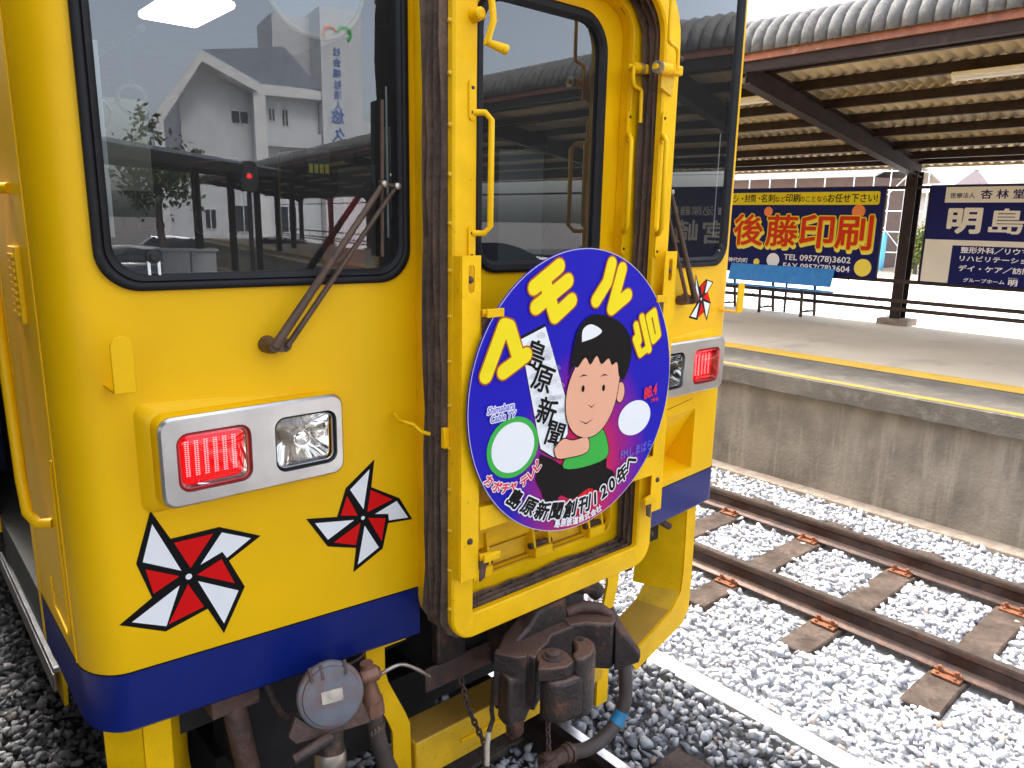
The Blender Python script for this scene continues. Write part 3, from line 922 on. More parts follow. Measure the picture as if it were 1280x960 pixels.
# left (sg=-1), right (sg=+1)
WZ0, WZ1 = 2.126, 3.34
STR = {-1: (0.985, 1.150), 1: (1.015, 1.178)}
whole = {}
for sg in (-1, 1):
    sa, sb = s_of_a(0.458), s_of_a(1.262 if sg < 0 else 1.246)
    whole[sg] = (sa, sb)
    holes = [rrect(sa + 0.012, sb - 0.012, WZ0 + 0.012, WZ1 - 0.012, 0.085, 8)]
    holes.append([(s_of_a(0.70), 1.61), (s_of_a(1.165), 1.61), (s_of_a(1.165), 1.81), (s_of_a(0.70), 1.81)])
    if sg > 0: holes.append([(s_of_a(0.56), 1.186), (s_of_a(1.098), 1.214), (s_of_a(1.098), 1.496), (s_of_a(0.56), 1.496)])
    z0, zt = STR[sg]
    skin('front_panel', sg, zt, 3.62, holes, 'yellow')
    skin('inner_lining', sg, z0 + 0.02, 3.60, holes, 'cab_grey', -0.014)
    skin('stripe', sg, z0, zt - 0.003, [], 'blue', 0.001)
    skin('stripe_edge', sg, zt - 0.0035, zt + 0.0005, [], 'decal_black', 0.0015)
    # bent-in lower lip
    mb = MB()
    ss = [0] + CURVE + [SMAX]
    mb.loops([[surf(s, z0 + dz, sg, ou) for s in ss] for ou, dz in ((0.001, 0), (-0.006, -0.008), (-0.03, -0.008))], closed=False)
    mb.build('lower_lip', 'blue', car, smooth=40)
    # window
    wd = empty('front_window', fa(sg * 0.86, 2.57), parent=car)
    prof = [(0.0, 0.0), (0.0, 0.013), (0.006, 0.018), (0.017, 0.017), (0.021, 0.012), (0.024, 0.016), (0.034, 0.013), (0.040, 0.004), (0.040, -0.02)]
    L = []
    for ins, ou in prof:
        L.append([surf(s, z, sg, ou) for s, z in rrect(sa + ins, sb - ins, WZ0 + ins, WZ1 - ins, 0.095 - ins * 0.6, 10)])
    MB().loops(L).build('rubber_seal', 'rubber', wd, smooth=50, fix=True)
    g = rrect(sa + 0.036, sb - 0.036, WZ0 + 0.036, WZ1 - 0.036, 0.075, 8)
    MB().add([surf(s, z, sg, 0.002) for s, z in g], [tuple(range(len(g))) if sg > 0 else tuple(range(len(g)))[::-1]]).build('pane', 'glass', wd)
    # pale inner sash behind the glass
    for a0, a1 in (((1.208, 1.220) if sg < 0 else (1.190, 1.200)), (0.502, 0.508)):
        MB().add([fa(sg * a0, 2.25, -0.03), fa(sg * a1, 2.25, -0.03), fa(sg * a1, 2.68 if a0 > 1 else 2.66, -0.03), fa(sg * a0, 2.68 if a0 > 1 else 2.66, -0.03)], [(0, 1, 2, 3)]).build('inner_sash', 'sash', wd)
# small fastener at the bottom of each pane
for sg in (-1, 1):
    a0 = 1.137 if sg < 0 else 1.205
    mb = MB(); p = Vector(fa(sg * a0, 2.205, 0.004)); n_ = Vector(fa(sg * a0, 2.205, 1.004)) - p
    mb.lathe(p, n_, [(0, 0.016), (0.006, 0.016), (0.008, 0.009), (0.013, 0.008)], 14)
    mb.build('washer_nozzle', 'dark', car, smooth=40)
    for d in (-0.011, 0.011):
        MB().bar(fa(sg * (a0 + d), 2.195, 0.006), fa(sg * (a0 + d), 2.163, 0.006), 0.006, 0.006).build('nozzle_leg', 'sash', car)
# foot recess on the right panel
mb = MB()
q = lambda a, z, o=0.0: fa(a, z, o)
mb.add([q(0.56, 1.496), q(1.098, 1.496), q(1.098, 1.245, -0.14), q(0.56, 1.245, -0.14)], [(0, 1, 2, 3)])
mb.add([q(0.56, 1.245, -0.14), q(1.098, 1.245, -0.14), q(1.098, 1.214), q(0.56, 1.186)], [(0, 1, 2, 3)])
mb.add([q(1.098, 1.496), q(1.098, 1.214), q(1.098, 1.245, -0.14)], [(0, 1, 2)])
mb.add([q(0.56, 1.496), q(0.56, 1.245, -0.14), q(0.56, 1.186)], [(0, 1, 2)])
mb.build('foot_recess', 'yellow', car)
MB().add([q(0.80, 1.5205, 0.001), q(1.07, 1.545, 0.001), q(1.07, 1.547, 0.001), q(0.80, 1.5235, 0.001)], [(0, 1, 2, 3)]).build('panel_seam', 'decal_black', car)
# side walls, roof, floor
for sg in (-1, 1):
    x = XC + sg * 1.365
    if sg < 0:
        MB().box(x, x + 0.02, 3.62, 12, 0.985, 3.62).build('side_wall', 'yellow', car)
        MB().box(x, x + 0.03, 2.60, 3.62, 3.0, 3.62).build('side_wall', 'yellow', car)
        MB().box(x + 0.125, x + 0.135, 2.0, 12, 1.06, 3.41).build('side_lining', 'cab_grey', car)
    else:
        wins = [(3.2, 4.4), (5.35, 6.75), (7.6, 9.0), (9.9, 11.3)]
        V, F = cdt([(2.56, 0.985), (12, 0.985), (12, 3.62), (2.56, 3.62)], [rrect(a, b, 2.08, 2.85, 0.06, 4) for a, b in wins])
        MB().add([(x, u, v) for u, v in V], F).build('side_wall', 'yellow', car)
        MB().add([(x - 0.02, u, v) for u, v in V], F).build('side_lining', 'cab_grey', car)
        for a, b in wins:
            p = rrect(a, b, 2.08, 2.85, 0.06, 4)
            MB().add([(x - 0.006, u, v) for u, v in p], [tuple(range(len(p)))]).build('side_pane', 'glass_clear', car)
MB().add([A(-1.365, 12, 0.985), A(1.365, 12, 0.985), A(1.365, 12, 3.62), A(-1.365, 12, 3.62)], [(0, 1, 2, 3)]).build('rear_wall', 'cab_dark', car)
L = []
for yy in (1.95, 2.2, 12.0):
    k = 1.0 if yy > 2 else 0.9
    L.append([(XC + math.sin(R(t)) * 1.362, yy, 3.625 + 0.28 * k * (math.cos(R(t)))) for t in range(-90, 91, 10)])
MB().loops(L, closed=False).build('roof', 'yellow', car, smooth=40)
MB().add([A(-1.36, 1.95, 3.615), A(1.36, 1.95, 3.615), A(1.36, 12, 3.615), A(-1.36, 12, 3.615)], [(0, 1, 2, 3)]).build('ceiling', 'cab_light', car)
MB().box(XC - 1.345, XC + 1.345, 2.10, 12, 1.0, 1.06).build('floor', 'cab_grey', car)
MB().box(XC - 0.43, XC + 0.43, 1.86, 1.95, 3.11, 3.62).build('header_panel', 'yellow', car)

# left side: door recess with bright step, grab rail, vent
x = XC - 1.365
MB().box(x - 0.002, x + 0.02, 2.56, 2.60, 0.99, 3.62).build('door_post', 'yellow', car)
MB().box(x + 0.10, x + 0.12, 2.60, 3.62, 1.05, 3.0).build('side_door', 'yellow_worn', car)
MB().box(x + 0.005, x + 0.30, 2.56, 3.66, 0.865, 0.885).box(x + 0.001, x + 0.012, 2.56, 3.66, 0.80, 0.864).build('door_step', 'steel_step', car, bevel=0.003)
MB().box(x + 0.02, x + 0.30, 2.62, 3.6, 0.89, 1.05).build('step_riser', 'cab_grey', car)
MB().tube([(x, 2.20, 1.50), (x - 0.03, 2.215, 1.50), (x - 0.045, 2.26, 1.52), (x - 0.045, 2.30, 1.60), (x - 0.045, 2.36, 2.20), (x - 0.045, 2.33, 2.33), (x - 0.02, 2.27, 2.36), (x, 2.24, 2.36)], 0.014, 10).build('side_grab_rail', 'yellow', car, smooth=60)
MB().tube([(x - 0.002, 2.095, 1.70), (x - 0.002, 2.12, 1.65), (x - 0.002, 2.11, 1.24), (x - 0.002, 2.14, 1.20), (x - 0.002, 2.30, 1.22), (x - 0.002, 2.32, 1.30)], 0.003, 6).build('hatch_edge', 'yellow_worn', car)
mb = MB().box(x - 0.012, x + 0.001, 2.20, 2.30, 2.03, 2.22)
mb.build('vent_plate', 'yellow', car, bevel=0.003)
for k in range(9):
    MB().box(x - 0.017, x - 0.012, 2.215, 2.285, 2.05 + k * 0.018, 2.058 + k * 0.018).build('vent_slat', 'yellow_worn', car)
# weld bead at the corner seam
MB().tube([surf(SL[-2] - 0.004, z, -1, 0.001) for z in np.linspace(1.152, 3.6, 14)], 0.0022, 6).build('corner_bead', 'yellow', car)

# ---- pinwheel stickers
PIN = [
 ([(-1.191, 1.576), (-1.15, 1.49), (-1.029, 1.494), (-0.922, 1.443), (-1.01, 1.392), (-0.973, 1.305), (-1.036, 1.184), (-1.073, 1.269), (-1.18, 1.237), (-1.285, 1.288), (-1.205, 1.341), (-1.234, 1.443)],
  [[(-1.19, 1.542), (-1.22, 1.443), (-1.129, 1.394)], [(-1.024, 1.479), (-0.947, 1.443), (-1.015, 1.401), (-1.026, 1.422), (-1.085, 1.399)], [(-1.094, 1.358), (-0.989, 1.299), (-1.034, 1.211)], [(-1.136, 1.358), (-1.177, 1.25), (-1.258, 1.288)]],
  [[(-1.144, 1.478), (-1.044, 1.48), (-1.108, 1.396)], [(-1.029, 1.403), (-0.998, 1.322), (-1.095, 1.374)], [(-1.117, 1.356), (-1.081, 1.278), (-1.173, 1.254)], [(-1.215, 1.424), (-1.135, 1.382), (-1.201, 1.35)]], (-1.114, 1.375), 0.008, 'large pinwheel sticker below the left lamps'),
 ([(-0.578, 1.603), (-0.59, 1.518), (-0.498, 1.464), (-0.454, 1.385), (-0.537, 1.391), (-0.557, 1.312), (-0.655, 1.26), (-0.644, 1.336), (-0.732, 1.363), (-0.793, 1.463), (-0.7, 1.448), (-0.671, 1.531)],
  [[(-0.594, 1.577), (-0.617, 1.452), (-0.659, 1.524)], [(-0.507, 1.458), (-0.467, 1.393), (-0.535, 1.399), (-0.537, 1.421), (-0.582, 1.431)], [(-0.615, 1.403), (-0.569, 1.319), (-0.641, 1.28)], [(-0.646, 1.427), (-0.731, 1.383), (-0.769, 1.445)]],
  [[(-0.593, 1.511), (-0.52, 1.465), (-0.606, 1.441)], [(-0.604, 1.424), (-0.545, 1.41), (-0.56, 1.336)], [(-0.627, 1.414), (-0.644, 1.345), (-0.715, 1.371)], [(-0.668, 1.508), (-0.635, 1.437), (-0.69, 1.449)]], (-0.62, 1.427), 0.006, 'smaller pinwheel sticker beside the left lamps'),
 ([(1.017, 2.097), (1.054, 2.039), (1.108, 2.07), (1.173, 2.055), (1.129, 2.013), (1.162, 1.963), (1.139, 1.885), (1.088, 1.955), (1.058, 1.896), (0.985, 1.912), (1.04, 1.967), (1.019, 2.019)],
  [[(1.02, 2.083), (1.06, 1.995), (1.027, 2.023)], [(1.118, 2.064), (1.162, 2.053), (1.122, 2.014), (1.104, 2.01)], [(1.097, 1.976), (1.155, 1.961), (1.133, 1.899)], [(1.063, 1.974), (1.045, 1.906), (0.997, 1.917)]],
  [[(1.062, 2.041), (1.109, 2.064), (1.082, 1.999)], [(1.09, 1.989), (1.125, 2.018), (1.154, 1.968)], [(1.082, 1.973), (1.109, 1.927), (1.057, 1.903)], [(1.033, 2.014), (1.066, 1.989), (1.039, 1.974)]], (1.075, 1.986), 0.006, 'small pinwheel sticker under the right window'),
]
def decal(polys, out, name, mt, parent):
    mb = MB()
    for poly in polys:
        V, F = cdt(poly)
        mb.add([fa(a, z, out) for a, z in V], F)
    return mb.build(name, mt, parent)
def shrink(poly, k):
    cx = sum(p[0] for p in poly) / len(poly); cz = sum(p[1] for p in poly) / len(poly)
    return [(cx + (p[0] - cx) * k, cz + (p[1] - cz) * k) for p in poly]
for outl, wh, rd, c, r, lab in PIN:
    pw = decal([outl], 0.0015, 'pinwheel_sticker', 'decal_black', car)
    pw['label'] = lab
    for p in wh: decal([shrink(p, 0.97)], 0.0022, 'white_vane', 'decal_white', pw)
    for p in rd: decal([shrink(p, 0.97)], 0.0022, 'red_vane', 'decal_red', pw)
    decal([[(c[0] + 1.5 * r * math.cos(t), c[1] + 1.5 * r * math.sin(t)) for t in np.linspace(0, 6.28, 17)[:-1]]], 0.0026, 'hub_ring', 'decal_black', pw)
    decal([[(c[0] + r * math.cos(t), c[1] + r * math.sin(t)) for t in np.linspace(0, 6.28, 17)[:-1]]], 0.0030, 'hub', 'decal_white', pw)

# ---- lamp units
def lamp_unit(sg):
    u = empty('lamp_unit', A(sg * 0.93, 1.86, 1.71), parent=car)
    F = lambda a, z, y: (XC + sg * a, y, z)
    a0, a1, z0, z1 = 0.690, 1.180, 1.596, 1.826
    yb = 1.848
    # yellow box
    L = [[F(a, z, y) for a, z in rrect(a0 + i, a1 - i, z0 + i, z1 - i, 0.032, 6)] for i, y in ((0.002, yb + 0.012), (-0.002, yb + 0.02), (-0.004, yb + 0.05), (-0.012, 1.90), (-0.035, 1.945))]
    MB().loops(L).build('lamp_box', 'yellow', u, smooth=60, fix=True)
    red = (0.955, 1.142, 1.632, 1.784)
    clr = (0.712, 0.892, 1.632, 1.784)
    outer = rrect(a0, a1, z0, z1, 0.034, 6)
    h1 = rrect(*red, 0.030, 6); h2 = rrect(*clr, 0.030, 6)
    ins = rrect(a0 + 0.006, a1 - 0.006, z0 + 0.006, z1 - 0.006, 0.030, 6)
    V, Fc = cdt(ins, [h1, h2])
    mb = MB()
    mb.add([F(a, z, yb) for a, z in V], Fc if sg > 0 else [f[::-1] for f in Fc])
    mb.loops([[F(a, z, yb + 0.022) for a, z in outer], [F(a, z, yb + 0.006) for a, z in outer], [F(a, z, yb) for a, z in ins]])
    for h in (h1, h2): mb.loops([[F(a, z, yb) for a, z in h], [F(a, z, yb + 0.014) for a, z in h]])
    mb.build('bezel', 'chrome', u, smooth=35, fix=True)
    for rc, nm, mt in ((red, 'tail_lamp_rim', 'cab_red'), (clr, 'headlamp_rim', 'copper')):
        L = [[F(a, z, y) for a, z in rrect(rc[0] + i, rc[1] - i, rc[2] + i, rc[3] - i, 0.03 - i * 0.4, 6)] for i, y in ((0, yb + 0.010), (0.004, yb + 0.008), (0.008, yb + 0.012), (0.008, yb + 0.036))]
        MB().loops(L).build(nm, 'rubber' if nm[0] == 'h' else 'cab_red', u, smooth=40)
    # red LED tail lamp
    a, b, c, d = red
    tl = MB().add([F(p, q, yb + 0.034) for p, q in rrect(a, b, c, d, 0.03, 6)], [tuple(range(28))]).build('tail_lamp', 'lamp_red', u)
    mb = MB()
    aw = b - a - 0.05
    for i in range(6):
        for k in range(2):
            for r_ in range(18):
                ca = a + 0.030 + aw * (i / 5.0) * 0.86 + k * 0.0062
                cz = c + 0.030 + r_ * 0.0052
                mb.add([F(ca, cz, yb + 0.032), F(ca + 0.0044, cz, yb + 0.032), F(ca + 0.0044, cz + 0.0027, yb + 0.032), F(ca, cz + 0.0027, yb + 0.032)], [(0, 1, 2, 3)])
    o = mb.build('led_array', 'led', u); o['kind'] = 'stuff'
    # domed red lens
    L = []
    for i, y in ((0.006, yb + 0.008), (0.010, yb + 0.000), (0.020, yb - 0.006), (0.045, yb - 0.010), (0.07, yb - 0.011)):
        L.append([F(p, q, y) for p, q in rrect(a + i, b - i, c + i * 0.9, d - i * 0.9, max(0.004, 0.026 - i * 0.3), 6)])
    MB().loops(L, cap1=True).build('tail_lens', 'glass_red', u, smooth=70)
    # headlamp: bowl, bulb, clear lens
    a, b, c, d = clr
    L = []
    for t in np.linspace(0, 1, 9):
        i = 0.008 + 0.066 * t ** 1.0; y = yb + 0.012 + 0.07 * math.sin(t * math.pi / 2)
        L.append([F(p, q, y) for p, q in rrect(a + i, b - i, c + i, d - i, max(0.006, 0.028 - 0.01 * t), 6)])
    hb = MB().loops(L, cap1=True).build('headlamp', 'mirror', u, smooth=50)
    m_ = (a + b) / 2; n_ = (c + d) / 2
    MB().lathe(F(m_, n_, yb + 0.082), (0, -1, 0), [(0, 0.018), (0.02, 0.018), (0.022, 0.010), (0.05, 0.010), (0.055, 0.004)], 16).build('bulb', 'nickel', u, smooth=40)
    MB().lathe(F(m_, n_, yb + 0.028), (0, -1, 0), [(0, 0.026), (0.004, 0.024), (0.012, 0.012)], 18).build('bulb_shield', 'mirror', u, smooth=50)
    L = []
    for i, y in ((0.008, yb + 0.008), (0.012, yb + 0.002), (0.03, yb - 0.002), (0.06, yb - 0.003)):
        L.append([F(p, q, y) for p, q in rrect(a + i, b - i, c + i, d - i, max(0.006, 0.024 - i * 0.3), 6)])
    MB().loops(L, cap1=True).build('headlamp_lens', 'glass_clear', u, smooth=70)
for sg in (-1, 1): lamp_unit(sg)

# ---- marker hooks
def marker_hook(sg, a, z):
    mb = MB()
    F = lambda da, y, zz: (XC + sg * (a + da), y, zz)
    poly = [(-0.024, 0.0)] + [(0.024 * math.cos(t) * -1, 0.106 + 0.024 * math.sin(t)) for t in np.linspace(0, math.pi, 9)] + [(0.024, 0.0)]
    poly = [(-0.024, 0.0), (-0.024, 0.106)] + [(-0.024 * math.cos(t), 0.106 + 0.024 * math.sin(t)) for t in np.linspace(0.2, math.pi - 0.2, 8)] + [(0.024, 0.106), (0.024, 0.0)]
    mb.prism(poly, lambda u, v, h: F(u, 1.842 + h, z + v), 0, 0.007)
    mb.prism([(1.842, -0.003), (1.944, -0.003), (1.944, 0.004), (1.842, 0.004)], lambda u, v, h: F(h, u, z + v), -0.024, 0.024)
    mb.build('marker_hook', 'yellow', car, bevel=0.002, fix=True)
marker_hook(-1, 1.243, 1.905); marker_hook(1, 1.262, 1.925)

# ---- wipers
def wiper(piv, j, blade, sg):
    wp = empty('wiper', fa(*piv), parent=car)
    p = Vector(fa(piv[0], piv[1], 0.0)); o = Vector(fa(piv[0], piv[1], 1.0)) - p
    d_ = 0.030 * sg
    base = MB().lathe(p, o, [(0, 0.024), (0.02, 0.022), (0.05, 0.018), (0.062, 0.012)], 14)
    p2 = Vector(fa(piv[0] - d_ * 1.3, piv[1] - 0.002, 0.0))
    base.lathe(p2, o, [(0, 0.020), (0.03, 0.018), (0.045, 0.012)], 12)
    base.bar(p + o * 0.03, p2 + o * 0.03, 0.03, 0.03)
    base.build('pivot', 'wiper', wp, smooth=40)
    A0 = p + o * 0.06; J = Vector(fa(j[0], j[1], 0.055)); B0 = p2 + o * 0.045; J2 = Vector(fa(j[0] - 0.042 * sg * -1 * -1, j[1] - 0.004, 0.05))
    mb = MB(); mb.tube([A0, A0.lerp(J, 0.45), J], [0.0135, 0.0105, 0.008], 8); mb.build('main_arm', 'wiper', wp, smooth=50)
    mb = MB(); mb.tube([B0, B0.lerp(J2, 0.5), J2], [0.0085, 0.0075, 0.0065], 8); mb.build('link_arm', 'wiper', wp, smooth=50)
    MB().bar(J + (J - J2) * 0.25, J2 - (J - J2) * 0.2, 0.012, 0.010).build('coupling', 'wiper', wp, bevel=0.002)
    for q_ in (J, J2): MB().lathe(q_ + o * 0.004, o, [(0, 0.010), (0.008, 0.009), (0.010, 0.005)], 10).build('rivet', 'nickel', wp, smooth=40)
    T = Vector(fa(blade[0][0], blade[0][1], 0.016)); Bt = Vector(fa(blade[1][0], blade[1][1], 0.016))
    MB().bar(T, Bt, 0.010, 0.022, up=o).build('blade', 'rubber', wp)
    MB().bar(T + o * 0.015, Bt + o * 0.015, 0.008, 0.008, up=o).build('blade_spine', 'wiper', wp)
    MB().bar(J, Vector(fa(blade[2][0], blade[2][1], 0.03)), 0.014, 0.012).build('blade_clip', 'wiper', wp)
wiper((-0.878, 1.974), (-0.560, 2.395), ((-0.548, 2.615), (-0.556, 2.20), (-0.555, 2.40)), -1)
wiper((0.93, 1.995), (0.70, 2.42), ((0.62, 2.66), (0.62, 2.25), (0.62, 2.43)), 1)

# ---- gangway: outer frame, bellows, inner flange, door
def ring(name, spec, rect, rad, mt, parent, wrap=True, jitter=0.0, smooth=40, n=8, dense=1):
    a0, a1, z0, z1 = rect
    L = []
    base = None
    for ins, y in spec:
        pts = rrect(a0 + ins, a1 - ins, z0 + ins, z1 - ins, [max(0.01, r - ins) for r in rad], n)
        if dense > 1:
            q2 = []
            for i in range(len(pts)):
                p, q = pts[i], pts[(i + 1) % len(pts)]
                k = dense if math.hypot(q[0] - p[0], q[1] - p[1]) > 0.15 else 1
                for t in range(k): q2.append((p[0] + (q[0] - p[0]) * t / k, p[1] + (q[1] - p[1]) * t / k))
            pts = q2
        if jitter:
            if base is None: base = [random.uniform(-1, 1) for _ in pts]
            pts = [(u + random.uniform(-jitter, jitter) * 0.6, v + random.uniform(-jitter, jitter) * 0.6) for u, v in pts]
        L.append([A(u, y + (random.uniform(-jitter, jitter) * 0.5 if jitter else 0), v) for u, v in pts])
    return MB().loops(L, wrap=wrap).build(name, mt, parent, smooth=smooth, fix=True)
gw = empty('gangway', A(0, 1.75, 1.05), parent=car)
ring('outer_frame', [(0.0, 1.664), (0.0, 1.646), (0.006, 1.640), (0.074, 1.640), (0.080, 1.646), (0.080, 1.664)], (-0.463, 0.463, 1.052, 3.10), (0.085, 0.22, 0.22, 0.085), 'yellow_worn', gw)
fold = []
for k in range(8):
    fold.append((-0.010 if k % 2 else 0.016, 1.666 + 0.0145 * k))
fold += [(0.02, 1.775), (0.10, 1.772)]
for k in range(8):
    fold.append((0.058 if k % 2 else 0.084, 1.764 - 0.0135 * k))
ring('bellows', fold, (-0.468, 0.468, 1.05, 3.10), (0.09, 0.22, 0.22, 0.09), 'bellows', gw, jitter=0.008, smooth=60, dense=14)
ring('inner_flange', [(0.0, 1.800), (0.0, 1.757), (0.004, 1.753), (0.068, 1.753), (0.072, 1.757), (0.072, 1.80)], (-0.430, 0.430, 1.098, 3.07), (0.10, 0.17, 0.17, 0.10), 'yellow_worn', gw)
ring('door_jamb', [(0.072, 1.756), (0.074, 1.770), (0.066, 1.780), (0.060, 1.812)], (-0.430, 0.430, 1.11, 3.07), (0.10, 0.17, 0.17, 0.10), 'yellow', gw, wrap=False)
ring('body_collar', [(-0.006, 1.776), (-0.012, 1.80), (-0.004, 1.87)], (-0.430, 0.430, 1.02, 3.10), (0.10, 0.17, 0.17, 0.10), 'yellow_worn', gw, wrap=False)
# door
dr = empty('gangway_door', A(0, 1.80, 1.2), parent=car)
hole = rrect(-0.262, 0.262, 2.160, 2.945, [0.075, 0.11, 0.11, 0.075], 8)
V, F = cdt([(-0.40, 1.15), (0.40, 1.15), (0.40, 3.02), (-0.40, 3.02)], [hole])
MB().add([A(u, 1.802, v) for u, v in V], F).build('door_leaf', 'yellow', dr)
MB().add([A(u, 1.815, v) for u, v in V], F).build('door_lining', 'cab_grey', dr)
ring('rubber_seal', [(0.0, 1.803), (0.0, 1.790), (0.008, 1.784), (0.024, 1.786), (0.034, 1.797), (0.034, 1.82)], (-0.275, 0.275, 2.147, 2.958), (0.085, 0.12, 0.12, 0.085), 'rubber', dr, wrap=False)
p = rrect(-0.25, 0.25, 2.172, 2.932, [0.06, 0.09, 0.09, 0.06], 8)
MB().add([A(u, 1.806, v) for u, v in p], [tuple(range(len(p)))]).build('pane', 'glass', dr)
# rivets down the left outer edge of the frame and along the sill
for k in range(15):
    z = 1.17 + k * 0.125
    MB().lathe(A(-0.463, 1.655, z), (-1, 0, 0), [(0, 0.0075), (0.004, 0.0065), (0.006, 0.003)], 8).build('rivet', 'yellow_rusty', gw, smooth=50)
for k in range(8):
    MB().lathe(A(-0.34 + k * 0.095, 1.722, 1.128), (0, -0.6, 0.8), [(0, 0.007), (0.004, 0.006), (0.006, 0.003)], 8).build('rivet', 'iron_rust', gw, smooth=50)
# strip the rivets sit on
MB().bar(A(-0.37, 1.722, 1.122), A(0.37, 1.722, 1.122), 0.03, 0.006).build('clamp_strip', 'bellows', gw)
# threshold plate and folded gangplank
MB().prism([(1.762, 1.166), (1.798, 1.172), (1.80, 1.24), (1.794, 1.24), (1.790, 1.180), (1.762, 1.173)], lambda u, v, h: A(h, u, v), -0.35, 0.35).build('threshold', 'yellow_rusty', gw)
MB().prism([(-0.28, 1.26), (0.31, 1.26), (0.34, 1.32), (0.34, 1.95), (-0.28, 1.95), (-0.34, 1.88), (-0.34, 1.40)], lambda u, v, h: A(u, 1.772 + h, v), 0, 0.02).build('gangplank', 'yellow_worn', gw, bevel=0.003)
for a in (-0.27, 0.0, 0.27):
    hg = empty('hinge', A(a, 1.82, 1.22), parent=car)
    for d in (-0.035, 0.035):
        MB().prism([(1.735, 1.175), (1.785, 1.175), (1.785, 1.31), (1.765, 1.31)], lambda u, v, h, a=a, d=d: A(a + d + h, u, v), -0.004, 0.004).build('lug', 'yellow_worn', hg)
    MB().box(XC + a - 0.04, XC + a + 0.04, 1.735, 1.75, 1.174, 1.21).build('hinge_plate', 'yellow_worn', hg, bevel=0.002)
    MB().cyl(A(a - 0.05, 1.757, 1.215), A(a + 0.05, 1.757, 1.215), 0.011, 10).build('pin', 'iron', hg, smooth=40)
# grab handles (outer frame left, inner flange right, outer frame right)
def handle(a, y, z0, z1, side, out=0.035):
    h = MB()
    h.tube([A(a, y, z1), A(a + side * 0.03, y - out * 0.6, z1), A(a + side * 0.040, y - out, z1 - 0.018), A(a + side * 0.040, y - out, z0 + 0.018), A(a + side * 0.03, y - out * 0.6, z0), A(a, y, z0)], 0.0085, 10)
    h.build('grab_handle', 'yellow', gw, smooth=60)
    for z in (z0 - 0.03, z1 + 0.03):
        MB().prism(rrect(-0.011, 0.011, -0.05, 0.05, 0.010, 4), lambda u, v, hh: A(a + u, y - 0.006 + hh, z + v), 0, 0.006).build('handle_foot', 'yellow_worn', gw)
        for d in (-0.03, 0.03):
            MB().lathe(A(a, y - 0.006, z + d), (0, -1, 0), [(0, 0.005), (0.003, 0.004)], 8).build('screw', 'iron', gw)
handle(-0.405, 1.640, 2.270, 2.580, 1)
handle(0.350, 1.753, 2.275, 2.590, -1, 0.05)
handle(0.392, 1.640, 2.270, 2.580, -1, 0.05)
def latch(a, y, z, lever, flip):
    l_ = empty('latch', A(a, y, z), parent=car)
    MB().lathe(A(a - 0.085, y - 0.026, z), (1, 0, 0), [(0, 0.009), (0.02, 0.009), (0.022, 0.017), (0.075, 0.018), (0.08, 0.012), (0.10, 0.012)], 14).build('barrel', 'yellow_worn', l_, smooth=40)
    MB().box(XC + a - 0.005, XC + a + 0.045, y - 0.04, y - 0.012, z - 0.014, z + 0.016).build('block', 'yellow', l_, bevel=0.005)
    MB().tube(spline([A(a + u, y - 0.040, z + v) for u, v in lever], 4), 0.0065, 8).build('lever', 'yellow', l_, smooth=60)
    MB().prism([(-0.03, -0.055), (0.03, -0.075), (0.036, 0.02), (-0.03, 0.02)], lambda u, v, h: A(a + u, y - 0.012 + h, z + v), 0, 0.010).build('latch_plate', 'yellow_rusty', l_)
    for k in range(3): MB().lathe(A(a - (0.016 + 0.007 * k if flip else 0.062 + 0.007 * k), y - 0.026, z), (1, 0, 0), [(0, 0.0195), (0.0025, 0.0195)], 14).build('spring_coil', 'nickel', l_)
latch(0.385, 1.640, 2.785, [(0.012, 0.0), (0.010, 0.05), (-0.002, 0.066), (-0.032, 0.075), (-0.038, 0.10), (-0.038, 0.21)], False)
latch(0.385, 1.753, 2.80, [(-0.07, 0.0), (-0.068, -0.045), (-0.055, -0.062), (-0.028, -0.068), (-0.024, -0.09), (-0.022, -0.17)], True)
MB().lathe(A(-0.40, 1.64, 2.815), (0, -1, 0), [(0, 0.018), (0.03, 0.016), (0.035, 0.01)], 12).build('lever_boss', 'yellow_worn', gw, smooth=40)
MB().tube([A(-0.40, 1.60, 2.90), A(-0.38, 1.595, 2.86), A(-0.375, 1.59, 2.80), A(-0.395, 1.59, 2.745), A(-0.335, 1.585, 2.735)], [0.010, 0.009, 0.009, 0.012, 0.013], 10).build('lever_handle', 'yellow_worn', gw, smooth=60)
MB().lathe(A(0.455, 1.64, 2.83), (0, -1, 0), [(0, 0.009), (0.012, 0.008), (0.016, 0.004)], 10).build('bolt', 'iron_rust', gw, smooth=40)
# chain hook across the bellows on the left
MB().tube([A(-0.475, 1.735, 1.695), A(-0.500, 1.745, 1.705), A(-0.515, 1.76, 1.725), A(-0.535, 1.80, 1.73), A(-0.52, 1.855, 1.74)], 0.006, 8).build('hook_bar', 'yellow_worn', gw, smooth=60)
MB().box(XC - 0.482, XC - 0.463, 1.655, 1.672, 1.67, 1.73).build('hook_eye', 'yellow_worn', gw, bevel=0.003)

